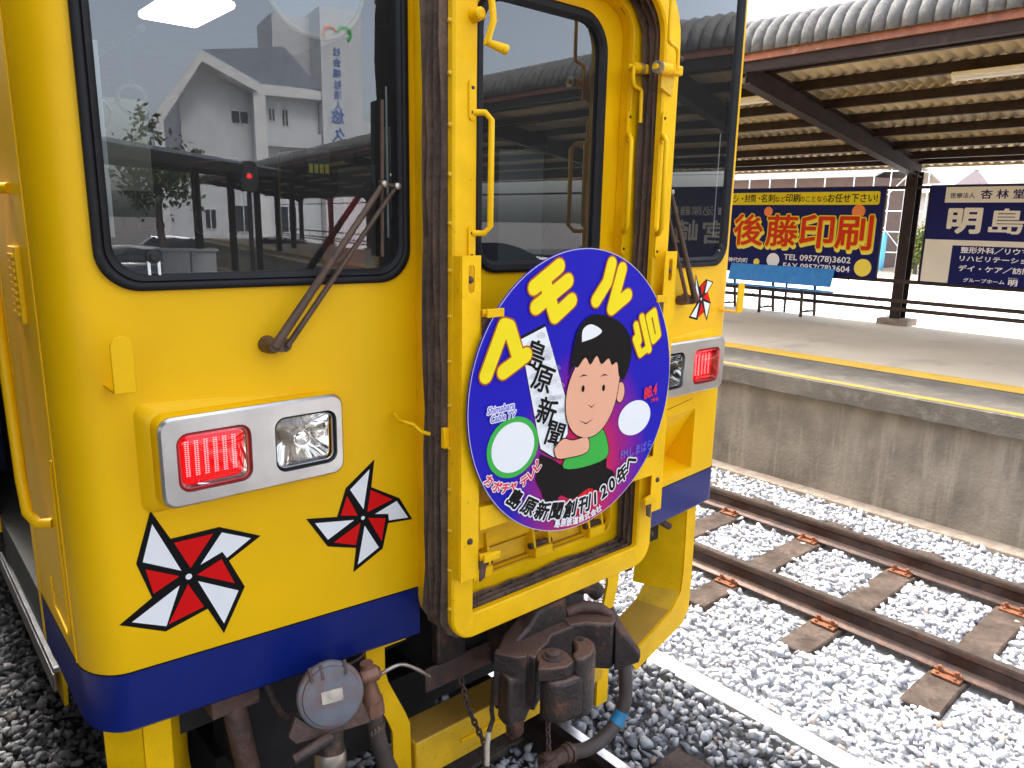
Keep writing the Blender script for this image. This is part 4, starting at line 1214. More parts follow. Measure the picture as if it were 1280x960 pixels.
# ---- headmark bracket on the frame
hb = empty('headmark_bracket', A(0, 1.62, 1.3), parent=car)
for sg in (-1, 1):
    o0, o1 = sorted((sg * 0.462, sg * 0.398))
    for z0, z1 in ((1.275, 2.212),):
        hole = rrect((o0 + o1) / 2 - 0.010, (o0 + o1) / 2 + 0.010, z1 - 0.10, z1 - 0.025, 0.009, 4)
        V, F = cdt([(o0, z0), (o1, z0), (o1, z1), (o0, z1)], [hole] if z1 > 2 else [])
        o = MB().add([A(u, 1.604, v) for u, v in V], F).build('channel_face', 'yellow_worn', hb)
        md = o.modifiers.new('s', 'SOLIDIFY'); md.thickness = 0.004; md.offset = 0
        xo = sg * 0.464
        MB().box(XC + min(xo, xo - sg * 0.005), XC + max(xo, xo - sg * 0.005), 1.607, 1.638, z0 + .002, z1 - .002).build('channel_web', 'yellow_worn', hb)
        MB().lathe(A((o0 + o1) / 2, 1.606, z0 + 0.12), (0, -1, 0), [(0, 0.011), (0.008, 0.009), (0.012, 0.004)], 10).build('bolt', 'iron_rust', hb, smooth=40)
        MB().lathe(A((o0 + o1) / 2, 1.612, z1 - 0.065), (0, -1, 0), [(0, 0.011), (0.008, 0.009), (0.012, 0.004)], 10).build('bolt', 'iron_rust', hb, smooth=40)
    for z0 in (2.055, 1.335):
        a = sg * 0.395
        MB().cyl(A(a, 1.60, z0), A(a - sg * 0.055, 1.585, z0 + 0.002), 0.011, 8).build('clip_arm', 'yellow_worn', hb, smooth=40)
        MB().box(XC + min(a, a - sg * 0.06), XC + max(a, a - sg * 0.06), 1.575, 1.583, z0 - 0.010, z0 + 0.014).build('clip_tongue', 'yellow_worn', hb, bevel=0.002)
        MB().prism([(0, 0), (0.026, 0), (0.018, -0.06), (0.0, -0.07)], lambda u, v, h, a=a, z0=z0, sg=sg: A(a - sg * u, 1.595 + h, z0 - 0.006 + v), 0, 0.006).build('clip_leaf', 'iron_rust', hb)
for z in (1.93, 1.455):
    MB().box(XC - 0.396, XC + 0.396, 1.598, 1.630, z - 0.036, z + 0.036).build('cross_bar', 'yellow_worn', hb, bevel=0.002)

# ---- below the body: underframe, guard, coupler, hoses
uf = empty('underframe', A(0, 2.3, 0.3), parent=car)
MB().box(XC - 1.30, XC + 1.30, 2.10, 11.9, 0.80, 0.99).build('floor_frame', 'dark', uf)
MB().box(XC - 0.95, XC - 0.55, 2.02, 2.35, 0.55, 0.98).build('equipment_box', 'dark', uf)
MB().box(XC + 0.30, XC + 0.95, 2.40, 2.9, 0.45, 0.92).build('equipment_box', 'dark', uf)
MB().box(XC - 0.32, XC + 0.32, 1.90, 2.4, 0.72, 1.05).build('draft_gear_housing', 'dark', uf, bevel=0.01)
MB().box(XC - 0.40, XC - 0.10, 1.87, 1.885, 0.74, 0.83).build('draft_bracket', 'iron_rust', uf, bevel=0.008)
MB().box(XC - 0.36, XC - 0.24, 1.86, 1.90, 0.83, 0.99).build('draft_hanger', 'iron', uf, bevel=0.008)
MB().box(XC - 1.10, XC + 1.10, 2.55, 2.60, 0.12, 0.80).build('shade_plate', 'dark', uf)  # dark plate added to block light behind the coupler
MB().box(XC - 0.98, XC - 0.10, 2.25, 2.54, 0.30, 0.55).build('air_tank_frame', 'dark', uf)
for s in (-1, 1):
    wz = MB().lathe(A(s * 0.50, 3.3, 0.40), (s, 0, 0), [(0, 0.41), (0.012, 0.43), (0.03, 0.43), (0.035, 0.40), (0.13, 0.40)], 40)
    wz.build('wheel', 'iron', uf, smooth=40)
MB().cyl(A(-0.5, 3.3, 0.40), A(0.5, 3.3, 0.40), 0.07, 16).build('axle', 'iron', uf, smooth=40)
# outer guard posts: folded plates that turn inwards below
for s in (-1, 1):
    gp = empty('guard_post', A(s * 1.2, 2.0, 0.4), parent=car)
    F = lambda a, y, z: (XC + s * a, y, z)
    mb = MB()
    # front flange strip: vertical, then bent inwards to the guard tip
    path = [(1.245, 0.975), (1.250, 0.62), (1.245, 0.44), (1.20, 0.37), (0.86, 0.25)]
    inn = [(1.175, 0.975), (1.180, 0.66), (1.172, 0.55), (1.10, 0.47), (0.80, 0.335)]
    mb.loops([[F(a, 1.985, z) for a, z in path], [F(a, 1.985, z) for a, z in inn]], closed=False)
    o = mb.build('front_flange', 'yellow_worn', gp, fix=True)
    md = o.modifiers.new('s', 'SOLIDIFY'); md.thickness = 0.010; md.offset = 0
    mb = MB()
    mb.loops([[F(a - 0.0, 1.99, z) for a, z in inn[:3]], [F(a - 0.10, 2.20, z) for a, z in inn[:3]]], closed=False)
    o = mb.build('side_plate', 'yellow_worn', gp)
    md = o.modifiers.new('s', 'SOLIDIFY'); md.thickness = 0.008; md.offset = 0
    mb = MB()
    mb.loops([[F(a, 1.99, z) for a, z in inn[2:]], [F(a - 0.06, 2.15, z + 0.01) for a, z in inn[2:]]], closed=False)
    o = mb.build('inner_shelf', 'yellow_rusty', gp)
    md = o.modifiers.new('s', 'SOLIDIFY'); md.thickness = 0.008; md.offset = 0
    if s < 0:
        mb = MB()
        mb.loops([[F(1.245, 1.99, z) for z in (0.975, 0.45)], [F(1.325, 2.05, z) for z in (0.975, 0.45)]], closed=False)
        o = mb.build('corner_flange', 'yellow_worn', gp)
        md = o.modifiers.new('s', 'SOLIDIFY'); md.thickness = 0.008; md.offset = 0
    MB().prism([(2.5, 1.0), (2.72, 1.0), (2.66, 0.74), (2.56, 0.74)], lambda u, v, h: (XC + s * (1.34 + h), u, v), -0.012, 0.0).build('side_bracket', 'yellow_worn', gp)
# inner hangers and the lower guard beam
gb = empty('guard_beam', A(0, 1.93, 0.3), parent=car)
MB().box(XC - 0.455, XC + 0.475, 1.853, 1.985, 0.435, 0.585).build('beam', 'yellow_rusty', gb, bevel=0.006)
MB().box(XC - 0.27, XC - 0.02, 1.843, 1.853, 0.50, 0.515).build('grab_rod', 'yellow_worn', gb, bevel=0.003)
for s in (-1, 1):
    F = lambda a, y, z: (XC + s * a, y, z)
    pth = [(0.572, 1.905, 0.975), (0.572, 1.905, 0.87), (0.566, 1.898, 0.83), (0.512, 1.880, 0.70), (0.500, 1.872, 0.66), (0.495, 1.868, 0.30)]
    mb = MB()
    L = []
    for a, y, z in pth: L.append([F(a - 0.034, y, z), F(a + 0.034, y, z), F(a + 0.034, y + 0.012, z), F(a - 0.034, y + 0.012, z)])
    mb.loops(L, cap0=True, cap1=True).build('hanger', 'yellow_worn', gb, smooth=35, fix=True)
    MB().box(*sorted((XC + s * 0.46, XC + s * 0.61)), 1.90, 1.96, 0.955, 0.985).build('hanger_plate', 'yellow_worn', gb)

# coupler
ck = empty('coupler', A(0, 1.7, 0.7), parent=car)
CT = 0.945
def cpoly(poly, z0, z1, name, mt='iron', bevel=0.008, parent=None):
    return MB().prism([(a + 0.012, y) for a, y in poly], lambda u, v, h: A(u, v, h), z0, z1).build(name, mt, parent or ck, bevel=bevel, fix=True)
cpoly([(-0.295, 1.655), (-0.272, 1.60), (-0.262, 1.588), (-0.245, 1.600), (-0.215, 1.590), (-0.205, 1.560), (-0.150, 1.590), (-0.112, 1.600), (-0.07, 1.625), (0.06, 1.615), (0.10, 1.66), (0.12, 1.80), (0.07, 1.90), (-0.13, 1.90), (-0.16, 1.76), (-0.24, 1.70)], 0.75, CT, 'head')
MB().prism([(-0.21, CT - 0.02), (-0.13, CT + 0.03), (-0.085, CT + 0.078), (0.050, CT + 0.085), (0.066, CT - 0.02)], lambda u, v, h: A(u, 1.665 + h, v), 0, 0.075).build('head_hump', 'iron', ck, bevel=0.012)
cpoly([(-0.09, 1.86), (0.09, 1.86), (0.08, 2.3), (-0.08, 2.3)], 0.76, 0.93, 'shank')
cpoly([(-0.305, 1.650), (-0.262, 1.585), (-0.235, 1.570), (-0.215, 1.585), (-0.235, 1.61), (-0.262, 1.625), (-0.275, 1.67)], 0.77, CT + 0.012, 'cheek_lip', bevel=0.004)
# knuckle
cpoly([(-0.245, 1.510)] + [(-0.158 + 0.055 * math.cos(t), 1.530 + 0.055 * math.sin(t)) for t in np.linspace(R(170), R(-30), 14)] + [(-0.115, 1.47), (-0.16, 1.462), (-0.20, 1.48)], CT - 0.045, CT + 0.001, 'knuckle_ear', bevel=0.006)
cpoly([(-0.128, 1.462), (-0.112, 1.492), (-0.085, 1.503), (-0.066, 1.524), (-0.052, 1.550), (-0.030, 1.562), (-0.008, 1.552), (0.002, 1.522), (-0.006, 1.490), (-0.030, 1.463), (-0.066, 1.446), (-0.105, 1.444)], 0.74, CT + 0.012, 'knuckle', bevel=0.011)
cpoly([(-0.222, 1.52), (-0.16, 1.57), (-0.06, 1.54), (-0.02, 1.49), (-0.06, 1.449), (-0.12, 1.445), (-0.175, 1.454), (-0.212, 1.48)], 0.75, CT - 0.046, 'knuckle_body', bevel=0.015)
MB().lathe(A(-0.146, 1.530, CT - 0.002), (0, 0, 1), [(0, 0.034), (0.008, 0.034), (0.009, 0.0245), (0.020, 0.024), (0.023, 0.020)], 22).build('knuckle_pin', 'iron_rust', ck, smooth=40)
MB().lathe(A(-0.020, 1.533, CT + 0.010), (0, 0, 1), [(0, 0.0125), (0.0022, 0.0125)], 16).build('pin_hole', 'dark', ck)
# guard arm with flared horn
cpoly([(0.01, 1.625), (0.065, 1.602), (0.135, 1.532), (0.165, 1.545), (0.205, 1.595), (0.20, 1.65), (0.10, 1.72), (0.03, 1.70)], 0.775, CT + 0.006, 'guard_arm', bevel=0.010)
mb = MB()
mb.add([A(0.150, 1.530, CT + 0.004), A(0.205, 1.565, CT + 0.004), A(0.235, 1.478, 0.845), A(0.215, 1.462, 0.835), A(0.147, 1.520, 0.775), A(0.235, 1.60, 0.775), A(0.25, 1.50, 0.815), A(0.222, 1.47, 0.805)],
       [(0, 1, 2, 3), (3, 2, 6, 7), (0, 3, 7, 4), (1, 5, 6, 2), (4, 7, 6, 5), (0, 4, 5, 1)])
mb.build('guard_horn', 'iron', ck, bevel=0.006, fix=True)
MB().tube([A(0.06, 1.68, CT + 0.02), A(0.12, 1.66, CT + 0.03), A(0.17, 1.62, CT + 0.022), A(0.19, 1.58, CT + 0.006)], [0.02, 0.022, 0.02, 0.014], 10).build('arm_rib', 'iron_rust', ck, smooth=60)
MB().prism([(-0.285, 0.90), (-0.20, 0.86), (-0.18, 0.77), (-0.215, 0.715), (-0.265, 0.70), (-0.29, 0.74)], lambda u, v, h: A(u, 1.575 + h, v), 0, 0.06).build('lock_lug', 'iron', ck, bevel=0.012)
MB().lathe(A(-0.240, 1.60, 0.73), (0, 0, -1), [(0, 0.03), (0.05, 0.03), (0.06, 0.022)], 10).build('lock_bolt', 'iron', ck, smooth=40)
# chain, white covered cable, uncoupling links
def chain(name, P, parent, r=0.004, ln=0.024):
    e_ = empty(name, P[0], parent=parent)
    P = [Vector(p) for p in P]
    k = 0
    for a, b in zip(P, P[1:]):
        n = max(1, int((b - a).length / (ln * 0.8)))
        for i in range(n):
            c = a.lerp(b, (i + 0.5) / n); d = (b - a).normalized()
            sd = d.cross(Vector((1, 0, 0) if k % 2 else (0, 1, 0)))
            if sd.length < 0.1: sd = d.cross(Vector((0, 0, 1)))
            sd.normalize()
            MB().tube([c + d * (ln * 0.62 * math.cos(t)) + sd * (ln * 0.34 * math.sin(t)) for t in np.linspace(0, 2 * math.pi, 11)[:-1]], r, 6, closed=True).build('link', 'iron_rust', e_, smooth=60)
            k += 1
chain('lifting_chain', [A(-0.02, 1.66, 0.70), A(-0.05, 1.64, 0.58), A(-0.06, 1.62, 0.50)], car)
chain('lifting_chain', [A(-0.31, 1.80, 0.80), A(-0.29, 1.78, 0.68), A(-0.25, 1.74, 0.55), A(-0.25, 1.72, 0.40)], car)
MB().tube([A(-0.28, 1.66, 0.86), A(-0.285, 1.665, 0.74), A(-0.275, 1.67, 0.70), A(-0.30, 1.66, 0.67)], 0.008, 8).build('cable_tail', 'iron', car, smooth=60)
MB().tube([A(-0.30, 1.66, 0.67), A(-0.315, 1.65, 0.63), A(-0.318, 1.645, 0.565)], 0.009, 8).build('cable_sleeve', 'rope', car, smooth=60)
# brake hose from the right, hanging to its coupling head
HP = [A(0.33, 1.72, 0.86), A(0.335, 1.66, 0.78), A(0.330, 1.62, 0.66), A(0.315, 1.60, 0.55), A(0.275, 1.60, 0.475), A(0.20, 1.60, 0.435), A(0.11, 1.60, 0.435), A(0.02, 1.60, 0.468), A(-0.01, 1.60, 0.48)]
bh = empty('brake_hose', A(0.15, 1.6, 0.43), parent=car)
SP = spline(HP)
MB().tube(SP, 0.026, 14).build('hose', 'hose', bh, smooth=60)
MB().tube(SP[21:26], 0.0275, 14).build('blue_band', 'tape', bh, smooth=60)
MB().lathe(A(0.012, 1.60, 0.470), (-1, 0, 0.1), [(0, 0.031), (0.02, 0.031), (0.022, 0.026), (0.07, 0.025), (0.08, 0.034), (0.11, 0.036), (0.12, 0.028)], 16).build('hose_head', 'iron_rust', bh, smooth=40)
MB().bar(A(-0.06, 1.58, 0.50), A(-0.16, 1.57, 0.505), 0.02, 0.012).build('hose_claw', 'iron_rust', bh, bevel=0.003)
MB().lathe(A(0.03, 1.60, 0.464), (-1, 0, 0.1), [(0, 0.036), (0.014, 0.036)], 14).build('hose_clamp', 'iron_rust', bh, smooth=40)
sh_ = empty('second_hose', A(-0.3, 1.6, 0.35), parent=car)
MB().tube(spline([A(-0.66, 1.62, 0.45), A(-0.55, 1.62, 0.36), A(-0.42, 1.62, 0.36), A(-0.28, 1.63, 0.40)]), 0.024, 12).build('hose', 'hose', sh_, smooth=60)
MB().lathe(A(-0.29, 1.63, 0.40), (1, 0, 0.12), [(0, 0.03), (0.03, 0.034), (0.07, 0.036), (0.08, 0.025), (0.14, 0.022)], 14).build('hose_head', 'iron_rust', sh_, smooth=40)
# jumper socket with round cover under the stripe
jb = empty('jumper_socket', A(-0.83, 1.78, 0.9), parent=car)
J = Vector(A(-0.815, 1.735, 0.992)); ax = Vector((-0.22, -0.92, 0.32)).normalized()
MB().lathe(J - ax * 0.10, ax, [(0, 0.070), (0.07, 0.074), (0.075, 0.092), (0.095, 0.094), (0.10, 0.090), (0.102, 0.082), (0.108, 0.080), (0.112, 0.05)], 32).build('cover', 'grey_paint', jb, smooth=35)
side = ax.cross(Vector((0, 0, 1))).normalized(); up = side.cross(ax).normalized()
def JP(u, v, h=0.0): return J + side * u + up * v + ax * h
MB().prism([(-0.086, -0.035), (-0.055, -0.078), (0.055, -0.078), (0.10, -0.035), (0.125, -0.085), (0.105, -0.108), (-0.105, -0.108)], lambda u, v, h: JP(u, v, h), -0.035, -0.012).build('mount_flange', 'iron_rust', jb, bevel=0.003)
MB().prism(rrect(-0.030, 0.030, -0.016, 0.018, 0.002, 2), lambda u, v, h: JP(u, v, h), 0.010, 0.0145).build('name_plate', 'nickel', jb)
for u in (-0.045, 0.02, 0.05): MB().bar(JP(u, 0.05, 0.012), JP(u * 1.05, 0.088, 0.0), 0.008, 0.008).build('hinge_strap', 'iron_rust', jb)
MB().tube([JP(0.0, -0.09, -0.05), JP(0.005, -0.13, -0.05), JP(0.01, -0.19, -0.06), JP(0.015, -0.33, -0.09)], [0.036, 0.036, 0.040, 0.044], 16).build('conduit', 'iron', jb, smooth=50)
MB().lathe(JP(0.008, -0.165, -0.057), JP(0.012, -0.215, -0.064) - JP(0.008, -0.165, -0.057), [(0, 0.043), (0.012, 0.045), (0.045, 0.045), (0.05, 0.042)], 18).build('conduit_ring', 'nickel', jb, smooth=40)
MB().tube([JP(0.02, -0.115, 0.0), JP(0.045, -0.112, 0.02), JP(0.12, -0.135, 0.02)], [0.018, 0.016, 0.014], 10).build('lever', 'iron', jb, smooth=50)
# air cock and hose right of it
ac = empty('air_cock', A(-0.65, 1.80, 0.75), parent=car)
MB().tube([A(-0.665, 1.80, 1.00), A(-0.66, 1.80, 0.93), A(-0.650, 1.795, 0.87)], [0.020, 0.024, 0.03], 14).build('cock_body', 'copper', ac, smooth=50)
MB().lathe(A(-0.690, 1.79, 0.965), (1, -0.2, 0.1), [(0, 0.018), (0.02, 0.024), (0.05, 0.024), (0.06, 0.014)], 12).build('cock_cap', 'copper', ac, smooth=40)
MB().tube(spline([A(-0.645, 1.79, 0.945), A(-0.61, 1.775, 0.965), A(-0.565, 1.765, 0.972), A(-0.52, 1.755, 0.945), A(-0.47, 1.745, 0.90)], 4), [0.006] * 16 + [0.003], 8).build('cock_handle', 'nickel', ac, smooth=60)
MB().lathe(A(-0.650, 1.795, 0.875), (0.08, 0, -1), [(0, 0.034), (0.03, 0.035), (0.05, 0.034)], 8).build('union_nut', 'copper', ac)
MB().tube(spline([A(-0.647, 1.795, 0.84), A(-0.64, 1.79, 0.75), A(-0.615, 1.78, 0.64), A(-0.575, 1.76, 0.54), A(-0.50, 1.74, 0.42)]), 0.027, 14).build('air_hose', 'hose', ac, smooth=60)
mb = MB(); MB().lathe(A(-0.643, 1.793, 0.80), (0.06, 0, -1), [(0, 0.029), (0.028, 0.029)], 16).build('tag_band', 'iron_rust', ac, smooth=40)
mb = MB(); put_text(mb, '133-', A(-0.676, 1.760, 0.776), Vector((0.95, 0.1, 0.1)), Vector((0, 0, 1)), 0.026); mb.build('tag_number', 'nickel', ac)
# further pipes under the left end
MB().tube(spline([A(-1.00, 2.0, 0.94), A(-0.99, 1.97, 0.80), A(-0.975, 1.95, 0.62), A(-0.98, 1.95, 0.35)]), 0.034, 14).build('drain_pipe', 'iron_rust', car, smooth=60)
MB().box(XC - 1.07, XC - 0.93, 1.96, 2.08, 0.90, 0.985).build('pipe_bracket', 'iron_rust', car, bevel=0.004)
MB().tube(spline([A(-0.92, 1.95, 0.99), A(-0.90, 1.93, 0.90), A(-0.86, 1.92, 0.84), A(-0.76, 1.92, 0.82)]), 0.012, 8).build('cable', 'iron', car, smooth=60)
MB().tube(spline([A(-0.70, 1.92, 0.99), A(-0.705, 1.90, 0.95), A(-0.63, 1.90, 0.955), A(-0.60, 1.90, 0.99)]), 0.005, 8).build('cable', 'iron', car, smooth=60)
for k in range(3):
    MB().tube(spline([A(0.72 + 0.13 * k, 2.05, 0.99), A(0.735 + 0.13 * k, 1.99, 0.955), A(0.77 + 0.13 * k, 1.97, 0.93)]), 0.016, 8).build('pipe_union', 'iron_rust', car, smooth=60)
MB().cyl(A(0.60, 2.04, 0.945), A(1.10, 2.04, 0.96), 0.022, 12).build('cross_pipe', 'iron', car, smooth=40)
MB().tube([A(0.20, 1.93, 0.93), A(0.42, 1.90, 0.86), A(0.46, 1.89, 0.82)], 0.035, 14).build('air_pipe', 'iron', car, smooth=50)

# ---- cab interior seen through the glass
ci = empty('cab_interior', A(0, 3, 1.06), parent=car)
MB().box(XC - 1.34, XC - 0.50, 2.02, 2.45, 1.06, 2.02).build('desk', 'cab_dark', ci, bevel=0.02)
MB().box(XC - 1.20, XC - 0.62, 2.10, 2.40, 2.02, 2.10).build('instrument_hood', 'cab_dark', ci, bevel=0.02)
MB().box(XC - 0.46, XC - 0.40, 2.05, 2.27, 1.06, 2.46).build('cab_bulkhead', 'cab_light', ci)
MB().box(XC - 0.535, XC - 0.462, 2.10, 2.24, 2.05, 2.36).build('fire_panel', 'panel_red', ci)
MB().box(XC + 0.44, XC + 1.34, 2.12, 2.45, 1.06, 2.06).build('desk', 'cab_dark', ci, bevel=0.02)
MB().box(XC + 0.62, XC + 0.90, 2.75, 2.95, 1.06, 2.62).build('equipment_cabinet', 'cab_light', ci)
MB().box(XC + 0.92, XC + 1.16, 2.30, 2.48, 2.55, 2.86).build('fare_display', 'cab_dark', ci, bevel=0.02)
MB().cyl(A(1.06, 2.27, 2.40), A(1.06, 2.27, 2.86), 0.017, 12).build('stanchion', 'nickel', ci, smooth=40)
MB().box(XC + 0.98, XC + 1.14, 2.245, 2.26, 2.82, 2.845).build('red_strip', 'cab_red', ci)
MB().box(XC + 0.30, XC + 0.62, 3.0, 3.3, 1.06, 2.72).build('fare_machine', 'cab_light', ci, bevel=0.01)
MB().box(XC + 0.05, XC + 0.28, 3.1, 3.3, 1.06, 2.3).build('fare_box', 'cab_grey', ci, bevel=0.01)
MB().cyl(A(0.24, 3.02, 2.47), A(0.24, 2.99, 2.47), 0.045, 18).build('round_gauge', 'nickel', ci, smooth=40)
MB().box(XC + 0.20, XC + 0.46, 2.96, 3.0, 2.34, 2.36).build('gauge_shelf', 'cream', ci)
MB().box(XC - 0.9, XC - 0.35, 4.6, 4.62, 2.42, 2.90).build('route_card', 'cab_light', ci)
MB().box(XC - 0.42, XC - 0.12, 3.85, 4.40, 3.27, 3.31).build('ceiling_lamp', 'lamp_panel', ci, bevel=0.02)
MB().cyl(A(-0.75, 3.2, 2.98), A(-0.75, 9.0, 2.98), 0.014, 10).build('strap_rail', 'nickel', ci, smooth=40)
for k in range(9):
    y = 3.4 + 0.55 * k
    sp_ = MB().bar(A(-0.75, y, 2.98), A(-0.75, y, 2.80), 0.004, 0.025).build('strap', 'cab_grey', ci)
    MB().tube([A(-0.75 + 0.055 * math.cos(t), y, 2.745 + 0.055 * math.sin(t)) for t in np.linspace(0, 2 * math.pi, 19)[:-1]], 0.008, 8, closed=True).build('grip_ring', 'cream', ci, smooth=60)
for s in (-1, 1):
    for k in range(5):
        MB().box(XC + s * 1.33 - (0.0 if s < 0 else 0.42), XC + s * 1.33 + (0.42 if s < 0 else 0.0), 4.2 + 1.4 * k, 5.4 + 1.4 * k, 1.06, 1.50).build('seat', 'seat_cloth', ci, bevel=0.03)
nb = empty('number_plate', A(-0.28, 2.9, 2.46), parent=car)
MB().box(XC - 0.255, XC - 0.155, 2.90, 2.905, 2.46, 2.57).build('plate', 'cab_dark', nb)
for k in range(4): MB().box(XC - 0.247 + k * 0.0235, XC - 0.231 + k * 0.0235, 2.897, 2.8995, 2.475, 2.51).build('digit_block', 'board_gold', nb)
rs = empty('round_sign', fa(-0.69, 2.86, -0.05), parent=car)
c_ = Vector(fa(-0.69, 2.90, -0.06)); dn = Vector(fa(-0.69, 2.90, 1.0)) - Vector(fa(-0.69, 2.90, 0.0))
MB().lathe(c_, dn, [(0, 0.134), (0.004, 0.134)], 48).build('disc', 'plaster', rs, smooth=40)
MB().tube([c_ + dn * 0.004 + Vector((dn.y * -1 * math.cos(t), dn.x * math.cos(t), math.sin(t))) * 0.134 for t in np.linspace(0, 2 * math.pi, 49)[:-1]], 0.006, 8, closed=True).build('rim', 'cream', rs, smooth=60)

# ================================================================== HEADMARK (hangs on the bracket)
HC = Vector((XC - 0.013, 1.58, 1.783))
HR = 0.446
hm = empty('headmark', (HC.x, HC.y, HC.z - HR), 'round blue headmark with yellow katakana hung on the gangway frame', 'headmark')
def H(u, v, l=0): return (HC.x + u, HC.y - 0.0006 * l, HC.z + v)
mb = MB().lathe(HC + Vector((0, 0.006, 0)), (0, -1, 0), [(0, HR - 0.001), (0.001, HR), (0.005, HR), (0.006, HR - 0.001)], 96)
mb.build('disc', 'hm_print', hm, smooth=40)
MB().loops([[H((HR - d) * math.cos(t), (HR - d) * math.sin(t), 1) for t in np.linspace(0, 2 * math.pi, 97)[:-1]] for d in (0.0008, 0.0032)]).build('rim_line', 'hm_rim', hm)
def flat(polys, lvl, name, mt, parent=None):
    mb = MB()
    for p in polys:
        V, F = cdt(p); mb.add([H(u, v, lvl) for u, v in V], F)
    return mb.build(name, mt, parent or hm)
def capsule(p, q, r, n=7):
    p, q = Vector(p), Vector(q); t = math.atan2(q.y - p.y, q.x - p.x)
    return [(q.x + r * math.cos(t + x), q.y + r * math.sin(t + x)) for x in np.linspace(-math.pi / 2, math.pi / 2, n)] + [(p.x + r * math.cos(t + x), p.y + r * math.sin(t + x)) for x in np.linspace(math.pi / 2, 1.5 * math.pi, n)]
LET = [
 ([[(-0.385, 0.102), (-0.322, 0.236)], [(-0.322, 0.236), (-0.302, 0.23)], [(-0.302, 0.23), (-0.264, 0.136)], [(-0.322, 0.106), (-0.237, 0.146)]], 0.0225),
 ([[(-0.213, 0.337), (-0.115, 0.395)], [(-0.203, 0.281), (-0.077, 0.351)], [(-0.173, 0.359), (-0.126, 0.25)], [(-0.126, 0.25), (-0.059, 0.292)]], 0.0225),
 ([[(0.113, 0.397), (0.096, 0.341)], [(0.096, 0.341), (0.048, 0.286)], [(0.163, 0.379), (0.122, 0.257)], [(0.122, 0.257), (0.195, 0.295)]], 0.0215),
 ([[(0.305, 0.218), (0.335, 0.233)], [(0.335, 0.233), (0.366, 0.152)], [(0.366, 0.152), (0.340, 0.136)], [(0.340, 0.136), (0.305, 0.218)], [(0.272, 0.219), (0.320, 0.106)], [(0.245, 0.195), (0.266, 0.140)], [(0.244, 0.150), (0.275, 0.096)], [(0.275, 0.096), (0.302, 0.108)]], 0.0125)]
for strokes, r in LET:

    k = 0
    ol = MB(); yl = MB()
    for (p, q) in strokes:
        k += 1
        c1 = capsule(p, q, r + 0.005); ol.add([H(u, v, 6 + 0.05 * k) for u, v in c1], [tuple(range(len(c1)))])
        c2 = capsule(p, q, r); yl.add([H(u, v, 7 + 0.05 * k) for u, v in c2], [tuple(range(len(c2)))])
    o = ol.build('character_outline', 'hm_outline', hm); yl.build('character_fill', 'hm_yellow', o)
bnr = [(-0.262, 0.199), (-0.162, 0.230), (-0.055, -0.029), (-0.050, -0.127), (-0.107, -0.195), (-0.168, -0.155)]
flat([bnr], 1, 'banner_edge', 'hm_black')
bn_ = flat([shrink(bnr, 0.965)], 2, 'banner', 'hm_white')
mb = MB()
for i in range(110):      # wave pattern on the banner paper
    u = random.uniform(-0.25, -0.07); v = random.uniform(-0.18, 0.21)
    if inside((u, v), shrink(bnr, 0.86)):
        for r in (0.008, 0.013, 0.018):
            t = np.linspace(R(20), R(160), 8)
            mb.add([H(u + rr * math.cos(x), v + rr * math.sin(x), 3) for rr in (r, r + 0.0011) for x in t], [(i_, i_ + 1, 8 + i_ + 1, 8 + i_) for i_ in range(7)])
o = mb.build('banner_pattern', 'box_grey', bn_); o['kind'] = 'stuff'
def htext(s, pos, size, rot, mt, lvl, off=0.0, parent=None, name='lettering', shear=0.0, sx=1.0):
    mb = MB(); c, sn = math.cos(rot), math.sin(rot)
    put_text(mb, s, H(pos[0], pos[1], lvl), Vector((c, 0, sn)) * sx, Vector((-sn, 0, c)), size, None, off, None, True, shear)
    return mb.build(name, mt, parent or hm)
for ch, p, sz in zip('島原新聞', ((-0.198, 0.142), (-0.166, 0.066), (-0.146, -0.036), (-0.108, -0.114)), (0.082, 0.082, 0.080, 0.078)):
    htext(ch, p, sz * 1.08, R(-22), 'hm_black', 4, 0.022)
arcA = [(-0.268, -0.284), (-0.212, -0.322), (-0.155, -0.350), (-0.095, -0.366), (-0.033, -0.374), (0.032, -0.374), (0.083, -0.366), (0.124, -0.351), (0.163, -0.335), (0.213, -0.309), (0.255, -0.276)]
for i, ch in enumerate('島原新聞創刊120年へ'):
    p = arcA[i]; a, b = arcA[max(0, i - 1)], arcA[min(10, i + 1)]
    rot = math.atan2(b[1] - a[1], b[0] - a[0])
    for off, mt, lv in ((0.12, 'hm_white', 8), (0.040, 'hm_black', 9)): htext(ch, p, 0.060, rot, mt, lv, off, shear=0.15)
arcB = [(-0.088, -0.410), (-0.061, -0.415), (-0.034, -0.419), (-0.006, -0.421), (0.022, -0.421), (0.050, -0.419), (0.078, -0.415), (0.104, -0.408)]
for i, ch in enumerate('島原鉄道株式会社'):
    a, b = arcB[max(0, i - 1)], arcB[min(7, i + 1)]
    htext(ch, arcB[i], 0.027, math.atan2(b[1] - a[1], b[0] - a[0]), 'hm_white', 8, 0.035)
kab = [(-0.371, -0.205), (-0.340, -0.230), (-0.308, -0.243), (-0.276, -0.244), (-0.233, -0.236), (-0.205, -0.220), (-0.183, -0.199)]
for i, ch in enumerate('カボチャテレビ'):
    a, b = kab[max(0, i - 1)], kab[min(6, i + 1)]
    for off, mt, lv in ((0.12, 'hm_white', 8), (0.04, 'hm_red', 9)): htext(ch, kab[i], 0.036, math.atan2(b[1] - a[1], b[0] - a[0]), mt, lv, off)
for s_, p in (('Shimabara', (-0.328, 0.002)), ('Cable TV', (-0.320, -0.024))):
    for off, mt, lv in ((0.13, 'hm_white', 8), (0.02, 'hm_navy', 9)): htext(s_, p, 0.029, R(2), mt, lv, off, shear=0.25, sx=0.85)
